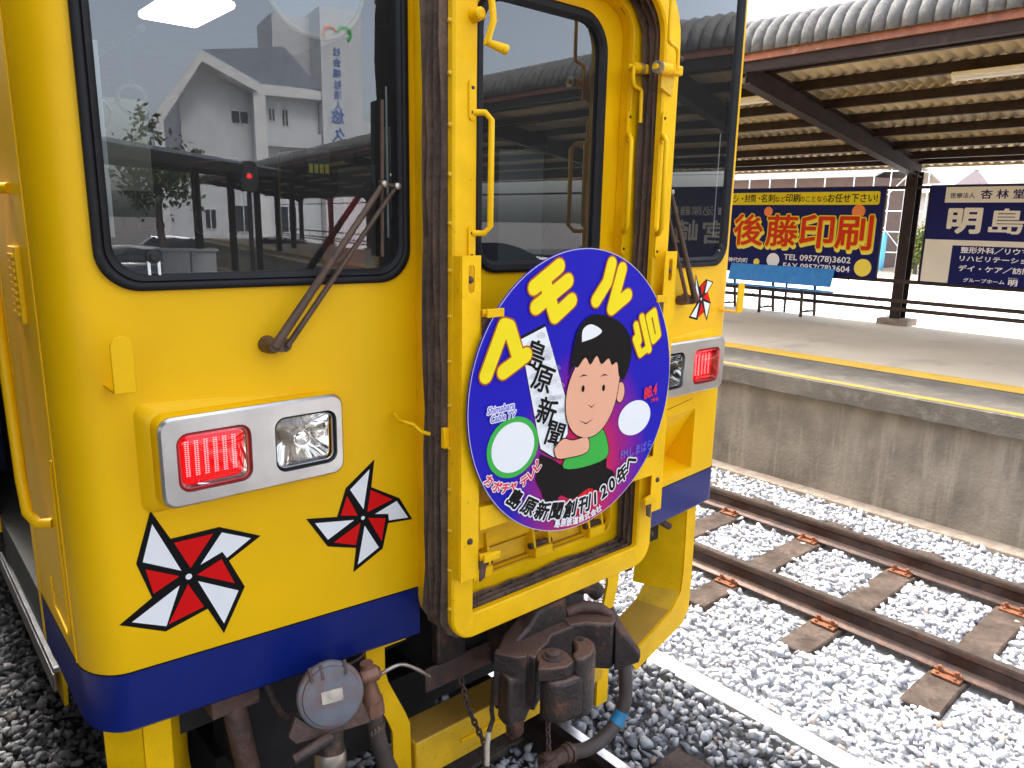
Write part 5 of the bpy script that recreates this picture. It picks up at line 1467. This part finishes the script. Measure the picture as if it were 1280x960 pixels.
htext('88.4', (0.340, -0.040), 0.054, R(8), 'hm_red', 8, 0.04, shear=0.2, sx=0.75)
htext('MHz', (0.366, -0.072), 0.020, R(5), 'hm_red', 8, 0.03)
htext('FMしまばら', (0.283, -0.236), 0.040, R(3), 'hm_navy', 8, 0.02, sx=0.80)
# plain round badges where the emblems sit
def ell(c, ru, rv, n=36, rot=0.0):
    return [(c[0] + ru * math.cos(t) * math.cos(rot) - rv * math.sin(t) * math.sin(rot), c[1] + ru * math.cos(t) * math.sin(rot) + rv * math.sin(t) * math.cos(rot)) for t in np.linspace(0, 2 * math.pi, n + 1)[:-1]]
flat([ell((-0.278, -0.124), 0.100, 0.092)], 4, 'green_badge', 'hm_green')
flat([ell((-0.278, -0.124), 0.083, 0.076)], 5, 'badge_centre', 'hm_white')
flat([ell((0.266, -0.122), 0.083, 0.060)], 4, 'white_badge', 'hm_white')
# a plain cartoon figure with the banner
mn = empty('cartoon_figure', H(0.05, -0.05, 3), parent=hm)
def grow(P, d):
    n = len(P); out = []
    ar = sum(P[i][0] * P[(i + 1) % n][1] - P[(i + 1) % n][0] * P[i][1] for i in range(n))
    sg = 1 if ar > 0 else -1
    for i in range(n):
        a, b = P[i - 1], P[(i + 1) % n]
        tx, ty = b[0] - a[0], b[1] - a[1]; l = math.hypot(tx, ty) or 1
        out.append((P[i][0] + sg * ty / l * d, P[i][1] - sg * tx / l * d))
    return out
smooth_poly = lambda P, n=4: [(q.x, q.y) for q in spline([(u, v, 0) for u, v in P + P[:1]], n)[:-1]]
flat([smooth_poly([(-0.168, -0.166), (-0.115, -0.193), (-0.068, -0.222), (0.019, -0.238), (0.127, -0.234), (0.135, -0.270), (0.168, -0.290), (0.170, -0.318), (0.100, -0.345), (0.055, -0.325), (-0.020, -0.345), (-0.075, -0.320), (-0.100, -0.345), (-0.140, -0.335), (-0.160, -0.286), (-0.185, -0.240)], 3)], 4, 'trousers', 'hm_black', mn)
_p = smooth_poly([(-0.018, -0.128), (0.046, -0.140), (0.098, -0.128), (0.132, -0.182), (0.130, -0.236), (0.019, -0.246), (-0.066, -0.232), (-0.055, -0.200), (0.02, -0.198), (0.02, -0.15)], 3)
flat([grow(_p, 0.0035)], 5.5, 'green_shirt_line', 'hm_black', mn)
flat([_p], 5.8, 'green_shirt', 'hm_green', mn)
_p = smooth_poly([(-0.112, -0.160), (-0.075, -0.135), (-0.03, -0.148), (0.035, -0.150), (0.038, -0.197), (-0.046, -0.200), (-0.098, -0.192)], 3)
flat([grow(_p, 0.0035)], 6.5, 'arm_line', 'hm_black', mn)
flat([_p], 6.8, 'arm', 'hm_skin', mn)
_p = smooth_poly([(-0.016, 0.11), (0.08, 0.125), (0.169, 0.088), (0.172, 0.0), (0.150, -0.075), (0.105, -0.130), (0.046, -0.150), (-0.019, -0.130), (-0.058, -0.080), (-0.068, -0.020), (-0.055, 0.045)], 4)
flat([grow(_p, 0.0035)], 6.5, 'face_line', 'hm_black', mn)
flat([_p], 6.8, 'face', 'hm_skin', mn)
flat([ell((0.185, -0.022), 0.0235, 0.0375, 20)], 4.5, 'ear_line', 'hm_black', mn)
flat([ell((0.185, -0.022), 0.020, 0.034, 20)], 5, 'ear', 'hm_skin', mn)
flat([smooth_poly([(-0.062, 0.060), (-0.045, 0.150), (-0.022, 0.210), (0.030, 0.242), (0.100, 0.235), (0.175, 0.205), (0.222, 0.150), (0.228, 0.085), (0.200, 0.020), (0.172, 0.035), (0.160, 0.080), (0.135, 0.074), (0.118, 0.098), (0.085, 0.082), (0.062, 0.112), (0.034, 0.086), (0.010, 0.112), (-0.022, 0.084), (-0.040, 0.092)], 3)], 7, 'hair', 'hm_black', mn)
flat([smooth_poly([(-0.008, 0.162), (-0.006, 0.200), (0.030, 0.214), (0.080, 0.190), (0.05, 0.172)], 4)], 8, 'hair_shine', 'hm_white', mn)
for c in ((0.005, 0.014), (0.100, 0.004)):
    flat([ell(c, 0.007, 0.011, 14)], 8, 'eye', 'hm_black', mn)
    flat([[(c[0] - 0.020, c[1] + 0.038), (c[0], c[1] + 0.046), (c[0] + 0.020, c[1] + 0.038), (c[0], c[1] + 0.041)]], 8, 'brow', 'hm_black', mn)
flat([[(-0.010, -0.085), (0.025, -0.100), (0.062, -0.090), (0.025, -0.104)]], 8, 'mouth', 'hm_black', mn)
flat([[(0.028, -0.040), (0.048, -0.050), (0.068, -0.042), (0.048, -0.0535)]], 8, 'nose', 'hm_black', mn)

# ================================================================== BEYOND THE PLATFORM
def foliage(c, rx, ry, rz, n, leaf, seed, gap=0.55):
    rg = np.random.default_rng(seed)
    mb = MB()
    clumps = [(rg.normal(size=3) * np.array([rx, ry, rz]) * 0.45, rg.uniform(0.25, 0.5)) for _ in range(14)]
    for i in range(n):
        o, k = clumps[rg.integers(len(clumps))]
        p = np.array(c) + o + rg.normal(size=3) * np.array([rx, ry, rz]) * k * gap
        a = rg.normal(size=3); a /= np.linalg.norm(a)
        b = np.cross(a, rg.normal(size=3)); b /= np.linalg.norm(b)
        l = leaf * rg.uniform(0.6, 1.3)
        mb.add([p - a * l, p + b * l * 0.45, p + a * l, p - b * l * 0.45], [(0, 1, 2, 3)])
    return mb
def tree(name, base, h, rx, rz, n, leaf, mt, seed, label, cat='tree', group=None):
    t = empty(name, base, label, cat, group)
    b = Vector(base)
    rg = random.Random(seed)
    mb = MB()
    top = b + Vector((rg.uniform(-.2, .2), rg.uniform(-.2, .2), h * 0.62))
    mid = b.lerp(top, 0.5) + Vector((rg.uniform(-.1, .1) * h * .3, 0, 0))
    r0 = h * 0.028
    mb.tube([b, mid, top], [r0, r0 * 0.75, r0 * 0.4], 8)
    for k in range(7):
        p = b.lerp(top, rg.uniform(0.4, 1.0)); a = rg.uniform(0, 6.28)
        q = p + Vector((math.cos(a) * rx * 0.7, math.sin(a) * rx * 0.7, rg.uniform(0.2, 0.5) * rz))
        mb.tube([p, p.lerp(q, 0.5) + Vector((0, 0, 0.06 * h)), q], [r0 * 0.45, r0 * 0.3, r0 * 0.12], 6)
    mb.build('trunk', 'bark', t, smooth=60)
    o = foliage((base[0], base[1], base[2] + h - rz), rx, rx, rz, n, leaf, seed).build('crown', mt, t)
    return t
def window(parent, x, y0, y1, z0, z1, axis='x', mt='win_dark', frame='house_white'):
    # a glazed opening on a wall that faces -X (axis x) or +Y (axis y, x then is the Y of the wall)
    if axis == 'x': f = lambda u, v, d: (x - d, u, v)
    else: f = lambda u, v, d: (u, x + d, v)
    mb = MB()
    t = 0.06
    for (a, b, c, d) in ((y0, y1, z0, z0 + t), (y0, y1, z1 - t, z1), (y0, y0 + t, z0 + t, z1 - t), (y1 - t, y1, z0 + t, z1 - t), ((y0 + y1) / 2 - t / 2, (y0 + y1) / 2 + t / 2, z0 + t, z1 - t)):
        mb.prism([(a, c), (b, c), (b, d), (a, d)], lambda u, v, h: f(u, v, h), 0.0, 0.06)
    w_ = mb.build('window', frame, parent)
    MB().add([f(y0, z0, 0.02), f(y1, z0, 0.02), f(y1, z1, 0.02), f(y0, z1, 0.02)], [(0, 1, 2, 3)]).build('pane', mt, w_)

# brown house with grey roof behind the billboard, wrapped in scaffolding
h1 = empty('house', (48, 25, -0.26), 'brown walled house with grey tiled roof behind the red lettered billboard', 'house')
MB().box(44.8, 52, 20.6, 30.5, -0.26, 5.10).build('wall', 'house_brown', h1)
rf = MB()
rf.prism([(43.8, 5.00), (48.5, 6.3), (53.2, 5.00), (53.2, 5.14), (48.5, 6.46), (43.8, 5.14)], lambda u, v, h: (u, h, v), 19.6, 31.4)
ro = rf.build('roof', 'roof_grey', h1)
for k in range(46):
    MB().bar((43.82, 19.7 + k * 0.256, 5.18), (48.5, 19.7 + k * 0.256, 6.48), 0.07, 0.07).build('tile_row', 'roof_grey', ro)
for a in (22.0, 25.6): window(h1, 44.79, a, a + 1.8, 1.2, 2.7)
sc_ = empty('scaffolding', (43, 23, -0.26), 'galvanised pole scaffolding standing round the brown house', 'scaffolding')
for y in (17.3, 18.4, 19.3, 20.4, 22.1, 23.9, 25.6, 27.0, 29.0):
    MB().cyl((43.0, y, -0.26), (43.0, y, 5.45), 0.035, 8).build('pole', 'galv', sc_, smooth=40)
for y in (17.3, 18.5):
    MB().cyl((45.2, y, -0.26), (45.2, y, 5.4), 0.035, 8).build('pole', 'galv', sc_, smooth=40)
for z in (0.9, 2.0, 3.1, 4.2, 5.2):
    MB().cyl((43.0, 17.0, z), (43.0, 29.4, z), 0.03, 8).build('ledger', 'galv', sc_, smooth=40)
    MB().cyl((43.0, 17.3, z), (45.2, 17.3, z), 0.03, 8).build('ledger', 'galv', sc_, smooth=40)
MB().cyl((43.0, 17.3, 0.9), (43.0, 19.3, 3.1), 0.025, 8).build('diagonal_brace', 'galv', sc_, smooth=40)
MB().cyl((43.0, 19.3, 3.1), (43.0, 17.3, 5.2), 0.025, 8).build('diagonal_brace', 'galv', sc_, smooth=40)
mb = MB()
n = 14
L = [[(42.9 + 0.07 * math.sin(i * 1.3 + z), 18.2 + 0.8 * i / n, z) for i in range(n + 1)] for z in (-0.1, 0.6, 1.3, 1.9)]
o = mb.loops(L, closed=False).build('tarpaulin', 'sheet_blue', None, smooth=60)
md = o.modifiers.new('s', 'SOLIDIFY'); md.thickness = 0.01
tag(o, 'light blue sheet hung on the scaffolding', 'sheet')
h2 = empty('house', (60, 22, -0.26), 'pale house glimpsed beyond the scaffolding', 'house')
MB().box(57, 66, 21.0, 28.0, -0.26, 4.6).build('wall', 'house_white', h2)
MB().prism([(56, 4.6), (61.5, 6.4), (67, 4.6)], lambda u, v, h: (u, h, v), 20.4, 28.6).build('roof', 'roof_grey', h2)
window(h2, 56.99, 22.6, 24.4, 1.3, 2.8)
h3 = empty('house', (60, 18, -0.26), 'distant white house with red roof right of the canopy post', 'house')
MB().box(57, 65, 15.0, 19.4, -0.26, 3.0).build('wall', 'house_white', h3)
MB().prism([(56.3, 3.0), (61, 4.4), (65.7, 3.0)], lambda u, v, h: (u, h, v), 14.2, 20.1).build('roof', 'roof_red', h3)
h4 = empty('house', (66, 46, -0.26), 'distant house with orange roof just right of the railcar', 'house')
MB().box(63, 72, 40, 50, -0.26, 5.2).build('wall', 'house_white', h4)
MB().prism([(61.8, 5.2), (67.5, 7.2), (73.2, 5.2)], lambda u, v, h: (u, h, v), 39, 51).build('roof', 'roof_red', h4)
tree('shrub', (44.0, 16.9, -0.25), 2.9, 0.75, 1.15, 1800, 0.13, 'leaf', 5, 'green and reddish shrub right of the canopy post', 'shrub')
tree('shrub', (46.5, 17.9, -0.25), 2.0, 0.8, 0.8, 900, 0.13, 'leaf', 8, 'lower green bush behind the canopy post', 'shrub')
for k, (x, y, l) in enumerate(((40.0, 26.5, 'low weeds behind the blue bench'), (40.5, 30.0, 'ragged weeds further behind the blue bench'))):
    o = foliage((x, y, 0.1), 1.2, 2.2, 0.4, 900, 0.14, 30 + k).build('weeds', 'leaf', None); tag(o, l, 'plant', kind='stuff')
pl_ = empty('power_line', (60, 0, 8), 'thin power lines crossing the sky under the canopy', 'power line')
for k in range(3):
    MB().tube([(60, 40 - 9 * i, 6.1 + 0.5 * k + 0.012 * (i - 5) ** 2) for i in range(12)], 0.02, 6).build('wire', 'dark', pl_)
for y in (36, -54): MB().cyl((60, y, -0.3), (60, y, 9.0), 0.16, 12).build('pole', 'galv', pl_, smooth=40)

# ================================================================== BEHIND THE CAMERA (mirrored in the windows)
# own platform the photographer leans out from
op = empty('platform', (-2, -8, -0.3), kind='structure')
MB().box(-4.2, 0.04, -40, 30, -0.35, PZ - 0.15).build('retaining_wall', 'conc_wall', op)
MB().box(-4.2, 0.10, -40, 30, PZ - 0.149, PZ).build('coping', 'conc_edge', op, bevel=0.01)
nc = empty('platform_canopy', (-2, 12, PZ), 'unseen dark canopy added over the near platform to shade the left side of the railcar', 'canopy')
MB().box(-4.2, -0.12, -0.6, 30, 3.40, 3.48).build('shade_roof', 'slate', nc)  # out-of-view roof and screen, added to darken the railcar's left corner
MB().box(-0.20, -0.125, -0.6, 30, 3.20, 3.399).build('edge_beam', 'canopy_steel', nc)
MB().box(-4.2, -4.1, -0.6, 30, PZ, 3.399).build('shade_screen', 'canopy_steel', nc)
for k in range(5): MB().box(-2.1, -1.9, 3.0 + 5.2 * k, 3.2 + 5.2 * k, PZ, 3.399).build('post', 'canopy_steel', nc)
# station canopy running obliquely behind
sc2 = empty('walkway_canopy', (3, -15, -0.3), 'long dark walkway canopy on posts mirrored in the left front window', 'canopy')
p0, p1 = Vector((-2.4, -4.5, 3.25)), Vector((9.2, -29.5, 3.95))
for k in range(10):
    a, b = p0.lerp(p1, k / 10), p0.lerp(p1, (k + 0.985) / 10)
    MB().bar(a, b, 1.7, 0.07).build('roof_panel', 'roof_slate', sc2)
MB().bar(p0 + Vector((0.75, 0.35, -0.16)), p1 + Vector((0.75, 0.35, -0.16)), 0.06, 0.2).build('edge_beam', 'canopy_steel', sc2)
MB().bar(p0 + Vector((-0.75, -0.35, -0.16)), p1 + Vector((-0.75, -0.35, -0.16)), 0.06, 0.2).build('edge_beam', 'canopy_steel', sc2)
for k in (0.5, 0.62, 0.74, 0.86, 0.97):
    c = p0.lerp(p1, k)
    MB().box(c.x - 0.09, c.x + 0.09, c.y - 0.09, c.y + 0.09, -0.3, c.z - 0.08).build('post', 'canopy_steel', sc2)
# white community building with gable and sign tower
wb = empty('white_building', (13, -56, -0.3), 'white gabled building with slate roof mirrored in the left front window', 'building')
MB().prism([(7.9, -0.3), (12.6, -0.3), (12.6, 10.4), (9.25, 12.1), (7.9, 9.9)], lambda u, v, h: (u, -52.5 - h, v), 0, 10).build('gable_wall', 'plaster', wb)
MB().prism([(6.1, 8.2), (9.24, 12.55), (9.24, 11.85), (6.7, 8.0)], lambda u, v, h: (u, -51 - h, v), 0, 1.5).build('gable_beam', 'plaster_trim', wb)
MB().prism([(9.24, 12.55), (12.7, 10.9), (12.7, 10.3), (9.24, 11.85)], lambda u, v, h: (u, -51 - h, v), 0, 1.5).build('gable_beam', 'plaster_trim', wb)
MB().prism([(6.1, 8.2), (6.7, 8.0), (6.7, -0.3), (6.1, -0.3)], lambda u, v, h: (u, -51 - h, v), 0, 1.2).build('pier', 'plaster_trim', wb)
MB().add([(9.3, -51.2, 12.6), (14.6, -51.2, 13.4), (17.2, -51.2, 10.8), (12.9, -51.2, 10.95)], [(0, 1, 2, 3)]).build('roof_slope', 'roof_slate', wb)
MB().box(12.61, 17.0, -62, -52.0, -0.3, 10.7).build('wing_wall', 'plaster', wb)
MB().box(12.4, 17.05, -51.95, -51.2, 10.2, 10.85).build('eave_beam', 'plaster_trim', wb)
MB().box(12.4, 13.2, -51.95, -51.2, -0.3, 10.19).build('pier', 'plaster_trim', wb)
MB().box(13.21, 17.0, -51.9, -51.3, 6.9, 7.9).build('balcony', 'plaster', wb)
MB().box(6.7, 7.89, -52.6, -51.9, -0.3, 6.2).build('link_wall', 'plaster', wb)
for (a, b, c, d) in ((11.1, 12.3, 8.3, 9.2), (13.5, 14.0, 8.6, 9.5), (14.4, 14.9, 8.3, 9.5)): window(wb, -52.0 if a > 12.5 else -52.5, a, b, c, d, 'y', frame='plaster_trim')
for (a, b, c, d) in ((9.0, 9.8, 1.2, 2.6), (11.0, 12.2, 1.0, 2.9), (14.0, 15.2, 1.0, 2.9)): window(wb, -52.0 if a > 12.5 else -52.5, a, b, c, d, 'y', frame='plaster_trim')
tw = empty('sign_tower', (18, -54, -0.3), 'tall white slab tower with blue characters mirrored in the left front window', 'tower')
MB().box(14.5, 20.0, -58, -51.0, -0.3, 16.3).build('shaft', 'plaster', tw) if False else MB().box(17.05, 20.0, -58, -51.0, -0.3, 16.3).build('shaft', 'plaster', tw)
MB().box(14.4, 17.04, -58, -53.5, 10.7, 16.0).build('stair_head', 'plaster', tw)
def ttext(s_, x, z, size, mt='sign_blue', w_=None):
    mb = MB(); put_text(mb, s_, (x, -50.98, z), (-1, 0, 0), (0, 0, 1), size, w_, 0.02); mb.build('lettering', mt, tw)
for i, ch in enumerate('社会福祉法人'): ttext(ch, 18.45, 13.25 - i * 0.72, 0.62)
for i, ch in enumerate('悠久会'): ttext(ch, 18.6, 8.75 - i * 1.22, 1.0)
mb = MB(); mb.tube([(18.75 + 0.45 * math.cos(t), -50.97, 14.7 + 0.45 * math.sin(t)) for t in np.linspace(R(-60), R(170), 12)], 0.09, 8); mb.build('green_emblem_arc', 'hm_green', tw)
mb = MB(); mb.tube([(17.75 + 0.45 * math.cos(t), -50.97, 14.6 + 0.45 * math.sin(t)) for t in np.linspace(R(20), R(200), 12)], 0.09, 8); mb.build('orange_emblem_arc', 'board_orange', tw)
rb = empty('building', (24, -57, -0.3), 'grey flat roofed block behind the sign tower', 'building')
MB().box(20.05, 32, -64, -54, -0.3, 9.4).build('wall', 'plaster', rb)
for k in range(3): window(rb, -54.0, 21.2 + 3.2 * k, 23 + 3.2 * k, 4.5, 6.5, 'y', frame='plaster_trim')
for (x, y, h, r, sd, l) in ((4.1, -31, 6.6, 1.6, 41, 'dark bushy tree in front of the white gabled building'), (0.4, -38, 7.6, 2.2, 42, 'wide dark tree left of the white gabled building'), (-5.5, -42, 8.0, 2.6, 43, 'dark tree at the far left of the car park')):
    tree('tree', (x, y, -0.3), h, r, h * 0.32, 1500, 0.16, 'leaf_dark', sd, l, 'tree', 'trees by the car park')
# grey equipment cabinet, parked cars, red signal
eb = empty('equipment_cabinet', (3.0, -17, -0.3), 'pale grey equipment cabinet standing beside the track', 'cabinet')
MB().box(2.55, 3.75, -17.4, -16.8, -0.3, 1.35).build('body', 'box_grey', eb, bevel=0.02)
MB().box(2.50, 3.80, -17.45, -16.75, 1.351, 1.41).build('lid', 'box_grey', eb)
MB().box(3.13, 3.15, -16.79, -16.775, -0.2, 1.3).build('door_gap', 'dark', eb)
def parked_car(x, y, mt, label):
    c = empty('parked_car', (x, y, -0.3), label, 'car', 'cars parked behind the platform end')
    def hull(prof, w_, z0, name, m, top=1.0):
        L = []
        for (u, z, ws) in prof: L.append([(x + u, y - w_ * ws, z0), (x + u, y - w_ * ws, z - 0.1), (x + u, y - w_ * ws * 0.92, z), (x + u, y + w_ * ws * 0.92, z), (x + u, y + w_ * ws, z - 0.1), (x + u, y + w_ * ws, z0)])
        MB().loops(L, cap0=True, cap1=True).build(name, m, c, smooth=45, fix=True)
    hull([(-2.05, 0.35, 0.85), (-1.95, 0.55, 0.95), (-1.0, 0.65, 1), (0, 0.68, 1), (1.3, 0.66, 1), (2.0, 0.5, 0.93), (2.1, 0.3, 0.85)], 0.82, -0.05, 'body', mt)
    hull([(-1.25, 0.66, 0.9), (-0.65, 1.18, 0.82), (0.2, 1.22, 0.82), (1.2, 1.12, 0.82), (1.75, 0.66, 0.88)], 0.80, 0.6, 'greenhouse', 'win_dark')
    hull([(-0.68, 1.20, 0.80), (0.2, 1.245, 0.82), (1.22, 1.14, 0.80)], 0.80, 1.10, 'car_roof', mt)
    for sx in (-1.3, 1.3):
        for sy in (-0.78, 0.78):
            wl = MB().lathe((x + sx, y + sy - 0.09, 0.0), (0, 1, 0), [(0, 0.26), (0.02, 0.30), (0.16, 0.30), (0.18, 0.26)], 20).build('wheel', 'rubber', c, smooth=40)
            MB().lathe((x + sx, y + sy + (0.092 if sy > 0 else -0.096), 0.0), (0, 1, 0), [(0, 0.18), (0.004, 0.18)], 16).build('rim', 'galv', wl)
    for sx, m, nm in ((-2.02, 'decal_red', 'tail_light'), (2.06, 'hm_white', 'headlight')):
        for sy in (-0.6, 0.6): MB().box(x + sx - 0.04, x + sx + 0.04, y + sy - 0.13, y + sy + 0.13, 0.32, 0.46).build(nm, m, c)
for (x, y, m, l) in ((-0.8, -33.5, 'car_white', 'white car parked at the left of the car park'), (4.6, -35.5, 'car_silver', 'silver car parked behind the equipment cabinet'), (9.4, -34.4, 'car_white', 'white car parked in front of the gabled building'), (2.0, -24.5, 'car_dark', 'dark car parked beside the equipment cabinet'), (24, 1.5, 'car_white', 'white car parked beyond the far platform'), (27.5, 4.2, 'car_silver', 'silver car parked beyond the far platform')):
    parked_car(x, y, m, l)
sg_ = empty('signal', (4.9, -18.0, -0.3), 'railway signal with a red light on a dark post', 'signal')
MB().cyl((4.9, -18, -0.3), (4.9, -18, 3.6), 0.06, 10).build('post', 'dark', sg_, smooth=40)
MB().prism(rrect(4.66, 5.14, 2.9, 3.7, 0.2, 6), lambda u, v, h: (u, -17.94 + h, v), 0, 0.08).build('backboard', 'dark', sg_)
MB().lathe((4.9, -17.855, 3.3), (0, 1, 0), [(0, 0.075), (0.01, 0.07), (0.02, 0.04)], 16).build('red_lens', 'signal_red', sg_, smooth=60)
MB().tube([(4.9 + 0.10 * math.cos(t), -17.80, 3.3 + 0.10 * math.sin(t)) for t in np.linspace(0, math.pi, 10)], 0.012, 6).build('hood', 'dark', sg_)
